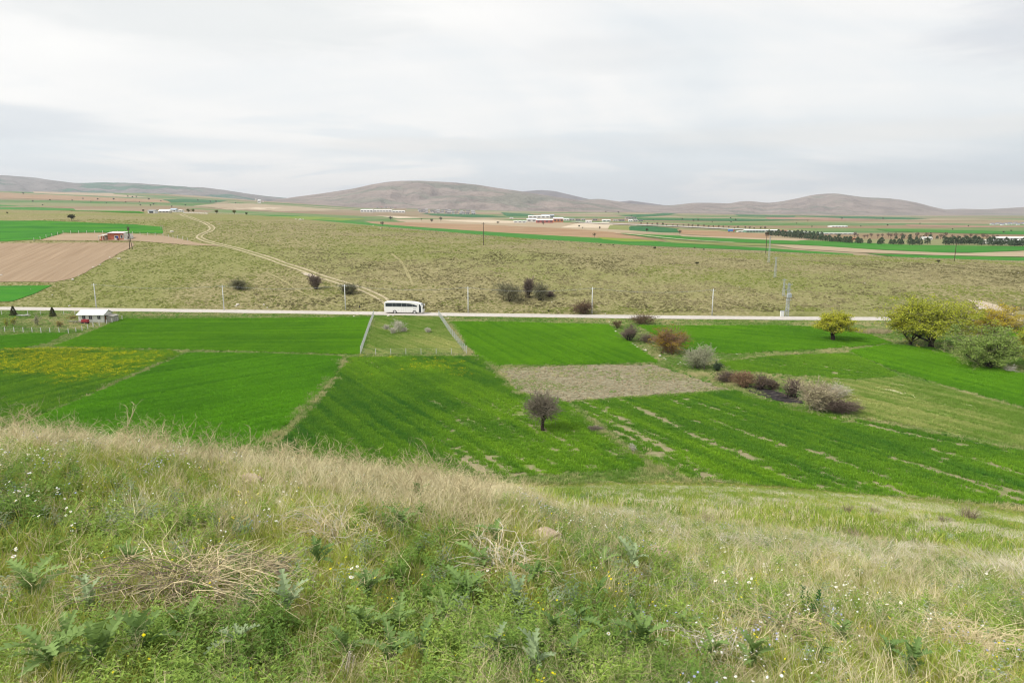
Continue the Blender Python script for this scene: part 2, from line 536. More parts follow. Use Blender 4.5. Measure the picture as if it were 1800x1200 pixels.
def sheet(name, poly, dzz, spacing, material, jit=0.25, attr=None, seed=0, zf=None, label=None):
    """a ground sheet cut to a polygon of (x, y) that follows the lie of the land dzz metres above it"""
    zf = zf or zt
    rng = random.Random(seed + 5)
    edge = edge_points(poly, spacing, jit, rng)
    ex = np.array(edge)
    x0, y0 = ex.min(0); x1, y1 = ex.max(0)
    gx, gy = np.meshgrid(np.arange(x0, x1, spacing), np.arange(y0, y1, spacing))
    gx = gx.ravel() + (np.random.RandomState(seed).rand(gx.size) - .5) * spacing * .5
    gy = gy.ravel() + (np.random.RandomState(seed + 1).rand(gy.size) - .5) * spacing * .5
    ins = inside(gx, gy, edge)
    pts = edge + list(zip(gx[ins], gy[ins]))
    vs, es, fs, *_ = delaunay_2d_cdt([Vector(p) for p in pts], [], [list(range(len(edge)))], 1, 1e-5)
    xy = np.array([(v.x, v.y) for v in vs])
    z = zf(xy[:, 0], xy[:, 1]) + dzz
    at = None
    if attr: at = {k: f(xy[:, 0], xy[:, 1]) for k, f in attr.items()}
    o = mesh_obj(name, np.column_stack([xy, z]), [tuple(f) for f in fs], material, smooth=True, attrs=at)
    tag(o, label, kind='structure')
    return o

def attr_fac(nt, name, typ='GEOMETRY'):
    return nd(nt, 'ShaderNodeAttribute', attribute_name=name, attribute_type=typ).outputs['Fac']

def crop_mats(name, bright, dark, soil, under=0.45):
    """one material for the sown ground, one for the plants standing on it"""
    m, nt, b = new_mat(name + '_ground', 0.95, 0.04)
    p = wpos(nt)
    tone = mth(nt, 'ADD', attr_fac(nt, 'tone'), mrange(nt, noise(nt, p, .9, 4), .3, .7, -.22, .22, False), True)
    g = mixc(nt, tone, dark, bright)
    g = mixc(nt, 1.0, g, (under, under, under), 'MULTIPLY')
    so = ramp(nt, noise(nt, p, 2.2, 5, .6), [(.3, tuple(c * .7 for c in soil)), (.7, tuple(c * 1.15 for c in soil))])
    c = mixc(nt, attr_fac(nt, 'bare'), g, so)
    nt.links.new(c, b.inputs['Base Color'])
    bm_ = nd(nt, 'ShaderNodeBump', {'Height': noise(nt, p, 1.6, 5, .65), 'Strength': .6, 'Distance': .12})
    nt.links.new(bm_.outputs[0], b.inputs['Normal'])
    m2 = blade_mat(name + '_plants', bright, dark, .28, .22)
    return m, m2

def blade_mat(name, bright, dark, transl=.3, var=.35, tint='tone'):
    m, nt, b = new_mat(name, 0.7, 0.2)
    p = wpos(nt)
    rnd = nd(nt, 'ShaderNodeObjectInfo').outputs['Random']
    f = mth(nt, 'ADD', attr_fac(nt, tint, 'INSTANCER'), mth(nt, 'MULTIPLY', mth(nt, 'SUBTRACT', rnd, .5), var), True)
    c = mixc(nt, f, dark, bright)
    pv_ = attr_fac(nt, 'shade')
    c = mixc(nt, 1.0, c, nd(nt, 'ShaderNodeCombineColor', {0: pv_, 1: pv_, 2: pv_}).outputs[0], 'MULTIPLY')
    nt.links.new(c, b.inputs['Base Color'])
    tr = nd(nt, 'ShaderNodeBsdfTranslucent', {'Color': c})
    mx = nd(nt, 'ShaderNodeMixShader', {0: transl, 1: b.outputs[0], 2: tr.outputs[0]})
    nt.links.new(mx.outputs[0], nt.nodes['Material Output'].inputs['Surface'])
    return m

CROP_ALL = []
CROPS = []          # fields that get standing plants: (polygon, tone function, bare function, material, height, density)
def pix_poly(pts, zoff=Z0, t0=45.0):
    q = P([p[0] for p in pts], [p[1] for p in pts], t0)
    return [(a, b) for a, b in q[:, :2]]

def row_noise(p0, p1, along, across, seed, octv=3, lines=0):
    (ax, ay), (bx, by) = P([p0[0], p1[0]], [p0[1], p1[1]])[:, :2]
    L = math.hypot(bx - ax, by - ay); cx, sx = (bx - ax) / L, (by - ay) / L
    def f(x, y):
        w = (fbm(x / 80, y / 80, seed + 9, 2) - .5) * 3
        u_ = x * cx + y * sx; v_ = -x * sx + y * cx + w
        if lines: return fbm(u_ / along, v_ / across, seed, octv) - .30 * sstep(.30, .42, np.abs(v_ / lines % 1.0 - .5)) * sstep(.42, .6, fbm(u_ / 30, v_ / 9, seed + 13, 2))
        return fbm(u_ / along, v_ / across, seed, octv)
    return f

GREEN = (.175, .440, .017); DGREEN = (.080, .255, .018)
YGREEN = (.205, .455, .016); BGREEN = (.020, .125, .030)
SOIL = (.31, .26, .165)
def crop_field(name, label, pts, rows, mats, seed, base=.58, contrast=1.2, bare=0.0, bare_rows=None, h=.32, dens=2.0, zone=None, streaks=(), swid=.85, t0=45.0):
    poly = pix_poly(pts, t0=t0)
    CROP_ALL.append(poly)
    rn = row_noise(*rows, 45, .75, seed, 2, 3.4)
    rb = row_noise(*(bare_rows or rows), 24, .62, seed + 3, 2)
    def tone(x, y):
        big = fbm(x / 26, y / 26, seed + 1, 4)
        return np.clip(base + (rn(x, y) - .5) * contrast * .75 + (big - .5) * contrast * .85 + (fbm(x / 5, y / 5, seed + 4, 2) - .5) * contrast * .35, 0, 1)
    sl = [P([p[0] for p in s_], [p[1] for p in s_])[:, :2] for s_ in streaks]
    def streak_f(x, y):
        o = np.zeros_like(x)
        for k_, q in enumerate(sl):
            for a_, b_ in zip(q[:-1], q[1:]):
                ab = b_ - a_; t_ = np.clip(((x - a_[0]) * ab[0] + (y - a_[1]) * ab[1]) / (ab @ ab), 0, 1)
                d_ = np.hypot(x - a_[0] - t_ * ab[0], y - a_[1] - t_ * ab[1])
                wd_ = swid * (.12 + 1.0 * fbm((x + y) / 5, (x - y) / 5 + 9 * k_, seed + 31, 3))
                o = np.maximum(o, sstep(wd_ + .25, wd_ - .25, d_))
        return o
    def bare_f(x, y):
        if sl: return np.maximum(bare_g(x, y), streak_f(x, y) * (.65 if swid < .6 else .88))
        return bare_g(x, y)
    def bare_g(x, y):
        if bare <= 0: return np.zeros_like(x)
        big = fbm(x / 19, y / 19, seed + 7, 3)
        s = rb(x, y) * .68 + big * .32
        if zone:
            uu_, vv_ = to_pix(x, y, zt(x, y)); s = s + zone(uu_, vv_)
        fine = fbm(x / 1.1, y / 1.1, seed + 8, 2) - .5
        return sstep(.72 - bare * .3, .82 - bare * .3, s + fine * .35) * .85
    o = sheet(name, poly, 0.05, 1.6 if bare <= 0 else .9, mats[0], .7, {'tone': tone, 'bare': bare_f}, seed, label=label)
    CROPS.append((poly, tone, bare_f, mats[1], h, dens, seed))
    return o

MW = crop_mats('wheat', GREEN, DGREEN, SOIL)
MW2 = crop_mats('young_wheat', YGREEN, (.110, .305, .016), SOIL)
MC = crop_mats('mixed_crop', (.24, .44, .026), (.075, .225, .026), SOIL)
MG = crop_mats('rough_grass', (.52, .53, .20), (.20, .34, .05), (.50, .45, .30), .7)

crop_field('wheat_field', 'bright green wheat field behind the white hut below the road',
           [(215, 561), (420, 560), (652, 559), (643, 590), (630, 623), (470, 619), (300, 615), (92, 610), (140, 592)], ((100, 600), (640, 597)), MW2, 1, .62, 1.3)
crop_field('wheat_field', 'small green field corner at the left edge under the fenced garden',
           [(-60, 596), (60, 587), (118, 586), (84, 603), (40, 612), (-60, 618)], ((0, 600), (110, 590)), MW, 2, .5, 1.0)
crop_field('mustard_field', 'dark green field dotted with yellow mustard flowers at the left edge',
           [(-90, 622), (40, 615), (200, 615), (302, 617), (318, 622), (240, 655), (112, 712), (-30, 765), (-220, 765)], ((0, 690), (300, 620)), MC, 3, .5, 1.0, h=.4)
crop_field('wheat_field', 'large smooth green wheat field left of the pale grass strip',
           [(330, 621), (460, 622), (600, 628), (585, 664), (552, 702), (500, 748), (452, 785), (300, 800), (60, 800), (-20, 770), (116, 714)], ((150, 720), (560, 650)), MW, 4, .60, 1.0)
crop_field('crop_field', 'weedy dark green field right of the pale grass strip with thin crop rows',
           [(614, 629), (720, 627), (842, 627), (872, 655), (908, 690), (985, 702), (1030, 735), (1075, 772), (1118, 802), (1140, 822), (900, 838), (640, 838), (470, 800), (510, 760), (562, 706)],
           ((700, 690), (900, 800)), MC, 5, .5, 1.25, .30, ((760, 705), (900, 800)), zone=lambda u, v: -.10 + .13 * sstep(690, 790, u) * sstep(690, 720, v) - .06 + .07 * sstep(775, 812, v) * sstep(760, 860, u), streaks=([(755, 703), (800, 724), (840, 746), (880, 772)], [(800, 700), (860, 728), (905, 760), (935, 784)], [(838, 697), (900, 730), (960, 768)], [(800, 738), (850, 770)], [(870, 700), (930, 732), (985, 776)], [(905, 712), (960, 742)]), swid=.42)
crop_field('wheat_field', 'bright green wheat field right of the fenced plot',
           [(790, 566), (940, 568), (1068, 571), (1090, 590), (1120, 612), (1160, 638), (1000, 641), (858, 643), (820, 605)], ((880, 570), (1040, 640)), MW2, 6, .60, 1.1)
crop_field('crop_field', 'wide green field with bare pale row lines sweeping down to the right',
           [(1006, 708), (1120, 698), (1285, 687), (1332, 692), (1395, 718), (1500, 738), (1640, 762), (1800, 793), (1990, 826), (1990, 905), (1800, 890), (1640, 876), (1500, 868), (1340, 852), (1205, 838), (1148, 815), (1090, 772)],
           ((1020, 720), (1330, 850)), MC, 7, .56, 1.3, .34, ((1250, 730), (1600, 862)), zone=lambda u, v: .01 + .04 * sstep(1500, 1800, u), streaks=([(1118, 717), (1150, 731), (1192, 751)], [(1250, 738), (1282, 751), (1310, 760)], [(1315, 764), (1345, 772), (1378, 783)], [(1205, 760), (1262, 783), (1330, 811)], [(1418, 791), (1450, 802), (1482, 814)], [(1570, 806), (1640, 826), (1720, 852), (1795, 880)], [(1545, 850), (1572, 861), (1602, 873)], [(1290, 792), (1330, 808)], [(1500, 742), (1600, 764), (1700, 784)], [(1640, 790), (1760, 822), (1900, 866)], [(1140, 770), (1185, 792)], [(1060, 722), (1110, 745)], [(1690, 840), (1800, 868), (1900, 900)]))
crop_field('wheat_field', 'bright green wheat field behind the red-brown willow bush',
           [(1122, 573), (1300, 573), (1445, 575), (1530, 590), (1570, 604), (1500, 610), (1400, 616), (1300, 622), (1215, 620), (1180, 602)], ((1200, 585), (1500, 612)), MW2, 8, .58, 1.2)
crop_field('meadow', 'soft green meadow between the brown shrub row and the right wheat field',
           [(1262, 634), (1380, 626), (1492, 621), (1540, 640), (1580, 662), (1500, 668), (1420, 662), (1350, 656), (1290, 652)], ((1300, 630), (1480, 660)), MC, 9, .75, .9, .1)
crop_field('wheat_field', 'bright green wheat field sloping below the big willows at the right edge',
           [(1492, 618), (1560, 606), (1640, 612), (1700, 636), (1780, 654), (1960, 700), (1960, 756), (1800, 717), (1700, 690), (1640, 672), (1575, 652)], ((1500, 620), (1790, 690)), MW2, 10, .60, 1.2)
crop_field('wheat_field', 'green field corner showing right of the willows under the road',
           [(1770, 574), (1980, 578), (1980, 600), (1770, 592)], ((1780, 580), (1900, 590)), MW2, 12, .6, .8)
crop_field('meadow', 'rough straw and green meadow right of the grey-tan bush',
           [(1420, 664), (1500, 670), (1582, 664), (1640, 676), (1700, 694), (1800, 722), (1990, 770), (1990, 820), (1800, 786), (1640, 756), (1510, 732)], ((1500, 690), (1790, 760)), MG, 13, .5, 1.5, .12, h=.34)
crop_field('fenced_plot', 'fenced rectangle of rough grass below the coach',
           [(662, 558), (776, 558), (816, 621), (638, 621)], ((660, 560), (800, 600)), MG, 14, .42, 1.3, .0, h=.26)

# fallow ground
MF, fnt, fb = new_mat('fallow_ground', .95, .04)
fp = wpos(fnt)
fc = ramp(fnt, noise(fnt, fp, 1.1, 6, .68, .4), [(.30, (.085, .07, .04)), (.42, (.19, .17, .105)), (.55, (.29, .265, .175)), (.75, (.40, .36, .25))])
fg = mth(fnt, 'MULTIPLY', mrange(fnt, noise(fnt, fp, .11, 4, .6), .44, .60), mrange(fnt, noise(fnt, fp, 1.7, 3), .42, .56))
fnt.links.new(mixc(fnt, fg, fc, (.13, .17, .045)), fb.inputs['Base Color'])
fnt.links.new(nd(fnt, 'ShaderNodeBump', {'Height': noise(fnt, fp, 1.3, 6, .7), 'Strength': 1.0, 'Distance': .35}).outputs[0], fb.inputs['Normal'])
sheet('fallow_field', pix_poly([(872, 648), (1000, 643), (1148, 641), (1210, 660), (1282, 686), (1120, 697), (1000, 706), (915, 693), (890, 668)]), .06, 1.2, MF, .9, seed=20,
      label='bare tan fallow field in the middle of the green fields')

# ploughed fields on the hillside
def plough_mat(name, a, b_, rows):
    m, nt, b = new_mat(name, .95, .04)
    (ax, ay), (bx, by) = P([rows[0][0], rows[1][0]], [rows[0][1], rows[1][1]])[:, :2]
    p = wpos(nt)
    q = vscale(nt, vrot(nt, p, -math.atan2(by - ay, bx - ax)), (.03, .55, 0))
    c = ramp(nt, noise(nt, q, 1.0, 4, .6, .2), [(.3, a), (.7, b_)])
    c = mixc(nt, mrange(nt, noise(nt, p, .025, 4), .4, .65, 0, .5), c, tuple(x * .85 for x in b_))
    nt.links.new(c, b.inputs['Base Color'])
    nt.links.new(nd(nt, 'ShaderNodeBump', {'Height': noise(nt, q, 2.0, 4, .6), 'Strength': .7, 'Distance': .5}).outputs[0], b.inputs['Normal'])
    return m
MP1 = plough_mat('ploughed_earth', (.25, .178, .115), (.355, .265, .18), ((125, 490), (235, 428)))
sheet('ploughed_field', pix_poly([(-120, 430), (0, 428), (120, 427), (232, 426), (236, 432), (205, 448), (178, 463), (150, 480), (126, 490), (96, 496), (0, 496), (-120, 496)]), .12, 4.0, MP1, .5, seed=21,
      label='brown ploughed field at the left edge below the red house')
MP2 = plough_mat('tilled_earth', (.28, .20, .13), (.38, .29, .20), ((110, 415), (230, 415)))
sheet('ploughed_field', pix_poly([(70, 423), (112, 411), (200, 411), (290, 415), (345, 427), (390, 433), (330, 431), (240, 424)]), .14, 4.0, MP2, .5, seed=22,
      label='narrow brown garden strip around the red house')
MHG, hnt2, hb2 = new_mat('hill_crop', .9, .05)
hp = wpos(hnt2)
hq = vscale(hnt2, vrot(hnt2, hp, R(8)), (.02, .12, 0))
hnt2.links.new(ramp(hnt2, noise(hnt2, hq, 1.0, 5, .6), [(.3, (.022, .125, .018)), (.55, (.045, .19, .016)), (.75, (.085, .22, .02))]), hb2.inputs['Base Color'])
hnt2.links.new(nd(hnt2, 'ShaderNodeBump', {'Height': noise(hnt2, hp, .8, 4), 'Strength': .5, 'Distance': .3}).outputs[0], hb2.inputs['Normal'])
for lab, pts, sd in (('green crop wedge at the left edge just above the road', [(-130, 503), (0, 503), (92, 502), (60, 517), (22, 530), (-130, 534)], 23),
                 ('long green wheat strip behind the red house', [(-140, 386), (0, 388), (140, 391), (240, 395), (284, 399), (286, 411), (232, 410), (180, 409), (112, 409), (72, 421), (0, 425), (-140, 427)], 24),
                 ('thin green crop strip along the left ridge top', [(-140, 352), (0, 360), (130, 367), (250, 373), (255, 375.5), (130, 371), (0, 367.5), (-140, 364)], 25)):
    sheet('wheat_field', pix_poly(pts), .16, 4.0, MHG, .4, seed=sd, label=lab)

# far fields on the plain
def far_mat(name, c1, c2, sc=.02):
    m, nt, b = new_mat(name, .95, .03)
    p = wpos(nt)
    q = vscale(nt, p, (.35, 1.2, 0))
    c = ramp(nt, noise(nt, q, sc, 6, .62), [(.32, c1), (.66, c2)])
    nt.links.new(c, b.inputs['Base Color'])
    return m
FG = far_mat('far_wheat', (.028, .155, .02), (.06, .20, .025)); FDG = far_mat('far_dark_crop', (.02, .11, .035), (.035, .14, .045))
FB = far_mat('far_earth', (.25, .155, .085), (.36, .245, .145)); FT = far_mat('far_stubble', (.31, .24, .155), (.40, .325, .22))
FP_ = far_mat('far_pale_earth', (.46, .38, .27), (.58, .49, .37)); FO = far_mat('far_pasture', (.17, .20, .06), (.25, .25, .10))
FR = far_mat('far_red_earth', (.27, .155, .11), (.33, .21, .15)); FY = far_mat('far_yellow_crop', (.14, .23, .03), (.20, .24, .04))
far_fields = [
 ('stubble_field', FT, 'tan stubble field across the middle of the plain', [(690, 386), (860, 385), (1000, 392), (1120, 395), (1110, 404), (1190, 412), (1100, 409), (960, 405), (760, 398)]),
 ('brown_field', FB, 'brown tilled field in the middle of the plain', [(640, 389), (720, 391), (850, 395), (1000, 402), (1090, 409), (1180, 419), (1110, 420), (1000, 417), (880, 411), (760, 404), (680, 398)]),
 ('pale_field', FP_, 'pale bare patch of earth before the factory', [(985, 400), (1020, 391), (1070, 390.5), (1078, 396), (1070, 401)]),
 ('pale_field', FP_, 'pale bare strip left of the factory', [(775, 386.5), (850, 387), (915, 389), (930, 392), (860, 392), (790, 388.5)]),
 ('pale_field', FP_, 'whitish strip of earth behind the roadside fields', [(660, 379.5), (700, 380), (740, 383), (700, 384)]),
 ('wheat_field', FG, 'long bright green strip along the far foot of the steppe hill', [(430, 377), (520, 379), (600, 386), (680, 395), (760, 401), (850, 407), (950, 413), (1060, 419), (1200, 428), (1340, 436), (1500, 447), (1500, 450), (1340, 441), (1180, 434), (1000, 426), (850, 421), (700, 412), (600, 402), (450, 390)]),
 ('yellow_green_field', FY, 'yellow-green crop wedge beside the long green strip', [(450, 380), (560, 381), (645, 385), (600, 388), (480, 385)]),
 ('yellow_green_field', FY, 'bright yellow-green wedge before the brown field', [(1050, 417), (1110, 420), (1170, 425), (1100, 425), (1060, 421)]),
 ('dark_crop_field', FDG, 'dark green rectangular field by the highway', [(1107, 397), (1150, 398), (1193, 402.5), (1194, 409), (1140, 407.5), (1106, 405)]),
 ('pasture', FO, 'small olive field left of the dark green rectangle', [(1072, 396), (1106, 396.5), (1105, 405), (1068, 403)]),
 ('wheat_field', FG, 'wide bright green field before the conifer windbreak', [(1090, 410.5), (1180, 414), (1330, 421), (1450, 424), (1600, 431), (1720, 432.5), (1850, 434), (1790, 441), (1720, 445), (1640, 444), (1520, 438), (1400, 430), (1250, 425), (1140, 418)]),
 ('pasture', FO, 'olive strip under the wide bright green field', [(1160, 420), (1250, 426), (1400, 431), (1400, 434), (1260, 431), (1180, 427)]),
 ('stubble_field', FT, 'tan stubble strip along the wide green field', [(1350, 430), (1440, 433), (1560, 441), (1690, 446), (1790, 442), (1960, 433), (1960, 458), (1800, 452), (1640, 449), (1500, 444), (1400, 438)]),
 ('wheat_field', FG, 'thin bright green strip behind the wooden pole at the right', [(1520, 446), (1620, 449), (1800, 453), (1980, 456), (1980, 466), (1800, 461), (1690, 460), (1600, 455)]),
 ('brown_field', FB, 'brown field behind the highway at the right', [(1190, 404), (1260, 406), (1350, 412), (1360, 420), (1260, 416), (1200, 412)]),
 ('stubble_field', FT, 'tan strip before the windbreak', [(1190, 413), (1340, 419), (1430, 421), (1400, 424), (1330, 421.5), (1200, 416)]),
 ('dark_crop_field', FDG, 'blue-green field under the far village', [(740, 375.5), (830, 377), (890, 381), (830, 382.5), (760, 379)]),
 ('dark_crop_field', FDG, 'blue-green field left of the factory', [(880, 373.5), (930, 376), (950, 380), (890, 380)]),
 ('red_earth_field', FR, 'reddish field at the foot of the right hills', [(1345, 382), (1500, 383.5), (1560, 386), (1440, 387.5), (1350, 386)]),
 ('red_earth_field', FR, 'reddish strip before the right edge of the plain', [(1590, 395), (1700, 397), (1820, 400), (1700, 400), (1600, 398)]),
 ('wheat_field', FDG, 'blue-green strip below the pointed hill', [(1390, 379), (1520, 380.5), (1640, 384), (1600, 386), (1480, 384)]),
 ('dark_crop_field', FDG, 'blue-green wedge at the foot of the hills right of the factory', [(1085, 379), (1160, 375.5), (1215, 374), (1240, 375), (1170, 379), (1120, 382)]),
 ('dark_crop_field', FDG, 'narrow blue-green strip under the notch left of the pointed hill', [(1290, 377), (1400, 379.5), (1395, 382), (1300, 380)]),
 ('dark_crop_field', FDG, 'long blue-green strip behind the highway trees', [(1100, 384), (1300, 385), (1450, 387), (1300, 389), (1120, 387)]),
 ('wheat_field', FG, 'green strip across the right of the plain', [(1540, 403), (1700, 405), (1820, 408), (1820, 413), (1700, 411), (1560, 407)]),
 ('brown_field', FB, 'reddish-brown strip far left above the ridge', [(-40, 336), (60, 341), (180, 347), (290, 352), (300, 357), (180, 354), (60, 350), (-40, 346)]),
 ('wheat_field', FDG, 'blue-green strip left of the far hamlet', [(285, 351), (340, 350.5), (400, 353), (375, 357), (300, 356)]),
 ('stubble_field', FT, 'tan slope above the left ridge strip', [(40, 336), (120, 335), (200, 341), (280, 348), (160, 344), (60, 340)]),
 ('stubble_field', FT, 'tan field right of the ridge farm', [(340, 362), (440, 358), (520, 363), (600, 370), (500, 372), (400, 369)]),
 ('pale_field', FP_, 'pale bare field right of the ridge farm', [(405, 366.5), (450, 364.5), (500, 366), (460, 369)]),
]
def P_far(u, v):
    u = np.atleast_1d(np.asarray(u, float)); v = np.atleast_1d(np.asarray(v, float))
    dx, dy, dz_ = ray(u, v)
    ts = np.geomspace(430, 12000, 4000)
    X = dx[:, None] * ts; Y = dy[:, None] * ts
    below = dz_[:, None] * ts < plain_z(X, Y)
    k = np.where(below.any(1), below.argmax(1), len(ts) - 1)
    x, y = dx * ts[k], dy * ts[k]
    return np.stack([x, y, plain_z(x, y)], 1)
for k, (nm, mt, lab, pts) in enumerate(far_fields):
    q = P_far([p[0] for p in pts], [p[1] for p in pts])
    poly = [(a, b) for a, b in q[:, :2]]
    sheet(nm, poly, .12 + .018 * k, 45.0, mt, 2.0, seed=40 + k, label=lab, zf=plain_z)

# ------------------------------------------------------------------ road and tracks
def strip(name, line, width, dzz, material, label, step=2.0, jit=.0, seed=0, parent=None, zf=None):
    zf = zf or zt
    pts = [np.array(line[0], float)]
    for p in line[1:]:
        p = np.array(p, float); d = p - pts[-1]; L = np.hypot(*d)
        n = max(1, int(L / step)); b0 = pts[-1].copy()
        for i in range(n): pts.append(b0 + d * (i + 1) / n)
    pts = np.array(pts)
    for _ in range(6):
        pts[1:-1] = pts[1:-1] * .5 + (pts[:-2] + pts[2:]) * .25
    t = np.gradient(pts, axis=0); t /= np.hypot(t[:, 0], t[:, 1])[:, None]
    nv = np.stack([-t[:, 1], t[:, 0]], 1)
    rs = np.random.RandomState(seed)
    cols = 5
    V, F = [], []
    for j in range(cols):
        o = (j / (cols - 1) - .5) * width
        e = (fbm(np.arange(len(pts)) / 4.0, np.full(len(pts), j * 7.7 + seed), seed, 3) - .5) * 2 * jit if j in (0, cols - 1) else 0
        q = pts + nv * (o + e)[:, None] if np.ndim(e) else pts + nv * o
        z = zf(q[:, 0], q[:, 1]) + dzz
        V.append(np.column_stack([q, z]))
    n = len(pts)
    V = np.concatenate(V)
    for j in range(cols - 1):
        for i in range(n - 1):
            F.append((j * n + i, j * n + i + 1, (j + 1) * n + i + 1, (j + 1) * n + i)[::-1])
    o = mesh_obj(name, V, F, material, smooth=True)
    if label: tag(o, label, kind='structure')
    return o

M_road, rnt, rb_ = new_mat('pale_road', .9, .1)
rp = wpos(rnt)
rc = ramp(rnt, noise(rnt, rp, .9, 6, .6), [(.3, (.42, .39, .355)), (.7, (.56, .525, .48))])
rc = mixc(rnt, mrange(rnt, noise(rnt, vscale(rnt, rp, (.04, .5, 0)), 1.0, 4), .5, .65, 0, .35), rc, (.40, .355, .30))
rnt.links.new(rc, rb_.inputs['Base Color'])
ROAD_Z = Z0 + .14
xs = np.arange(-420, 421, 12.0)
road_line = [(x, float(yr(x))) for x in xs]
road = strip('road', road_line, 6.6, 0, M_road, 'pale surfaced country road crossing below the steppe hill', jit=.35, seed=3, zf=lambda x, y: np.full_like(x, ROAD_Z))
# embankment shoulders
M_verge = ground_mat('verge_turf', [(.3, (.07, .12, .02)), (.48, (.13, .16, .04)), (.6, (.22, .20, .09)), (.74, (.33, .29, .18))], .8)
vb = MB()
for side in (-1, 1):
    q = np.array(road_line)
    n0 = len(vb.v)
    for (x, y) in q:
        vb.v += [(x, y + side * 3.15, ROAD_Z - .02), (x, y + side * 5.6, Z0 - .35)]
    for i in range(len(q) - 1):
        a = n0 + 2 * i
        f = (a, a + 2, a + 3, a + 1)
        vb.f.append(f if side < 0 else f[::-1])
tag(vb.build('road_verge', M_verge), 'grassy verge banks along both sides of the pale road', kind='structure')

M_track, tnt, tb = new_mat('track_dust', .95, .04)
tnt.links.new(ramp(tnt, noise(tnt, wpos(tnt), 1.3, 5, .6), [(.3, (.33, .28, .17)), (.7, (.48, .42, .28))]), tb.inputs['Base Color'])
M_path = ground_mat('worn_path', [(.3, (.22, .20, .09)), (.5, (.29, .26, .13)), (.7, (.36, .32, .18))], 1.2)
def ruts(pts, w, gap, label, name='dirt_track', dzz=.10):
    q = P([p[0] for p in pts], [p[1] for p in pts], 200.0)[:, :2]
    d = np.gradient(q, axis=0); d /= np.hypot(d[:, 0], d[:, 1])[:, None]
    nv = np.stack([-d[:, 1], d[:, 0]], 1)
    for s in ((-1, 1) if gap else (0,)):
        strip(name, [tuple(p) for p in q + nv * s * gap / 2], w, dzz, M_path if name == 'footpath' or w < .7 else M_track, label, jit=.3, seed=int(5 + s))
tr_main = [(683, 534), (676, 526), (655, 516), (640, 509), (600, 497), (560, 485), (500, 464), (450, 447), (420, 438), (385, 430), (354, 421), (348, 416), (357, 411), (370, 406), (374, 402), (369, 396), (356, 390), (338, 384), (322, 378.5), (310, 375)]
ruts(tr_main, 1.0, 2.3, 'pale two-rut dirt track winding up the steppe hill')
ruts([(618, 544), (640, 541), (662, 537), (676, 530)], .5, 2.0, 'short side branch of the dirt track beside the coach')
ruts([(466, 478), (490, 488), (505, 497), (520, 509), (545, 521), (570, 529), (600, 538)], .9, 0, 'faint footpath slanting down the left of the steppe hill', 'footpath')
ruts([(688, 446), (700, 455), (712, 470), (718, 485), (727, 503)], 1.1, 0, 'worn pale gully path above the coach', 'footpath')
# ------------------------------------------------------------------ grass, weeds and crops: scattered as instances
PROTO = {}
def proto_set(key, objs):
    c = bpy.data.collections.new(key)
    for o in objs: c.objects.link(o)
    PROTO[key] = c
    return c

def blades(name, n, rad, h, w, material, seed, lean=.35, bend=.5, segs=3, wind=(0, 0), flat=0.0, spread=1.0):
    rs = np.random.RandomState(seed)
    V, F, S = [], [], []
    for k in range(n):
        a = rs.rand() * 2 * math.pi
        r = rad * math.sqrt(rs.rand()) * spread
        root = np.array([math.cos(a) * r, math.sin(a) * r, -.01])
        az = a + rs.randn() * .9
        hh = rs.uniform(*h); ww = w * rs.uniform(.7, 1.3)
        ln = abs(rs.randn()) * lean + flat
        side_az = rs.rand() * math.pi
        sd = np.array([math.cos(side_az), math.sin(side_az), 0]) * ww / 2
        b0 = len(V)
        sh = rs.uniform(.72, 1.18)
        pos = root.copy(); ang = ln
        step = hh / segs
        dirh = np.array([math.cos(az) + wind[0], math.sin(az) + wind[1], 0]); dirh /= max(np.linalg.norm(dirh), .2)
        for i in range(segs + 1):
            t = i / segs
            if i < segs:
                V.append(pos - sd * (1 - t * .75)); V.append(pos + sd * (1 - t * .75)); S += [sh, sh]
            else:
                V.append(pos.copy()); S.append(sh)
            pos = pos + step * (dirh * math.sin(ang) + np.array([0, 0, math.cos(ang)]))
            ang += bend * rs.uniform(.3, 1.4) / segs
        for i in range(segs - 1):
            F.append((b0 + 2 * i, b0 + 2 * i + 1, b0 + 2 * i + 3, b0 + 2 * i + 2))
        F.append((b0 + 2 * segs - 2, b0 + 2 * segs - 1, b0 + 2 * segs))
    return mesh_obj(name, np.array(V), F, material, link=False, attrs={'shade': S})

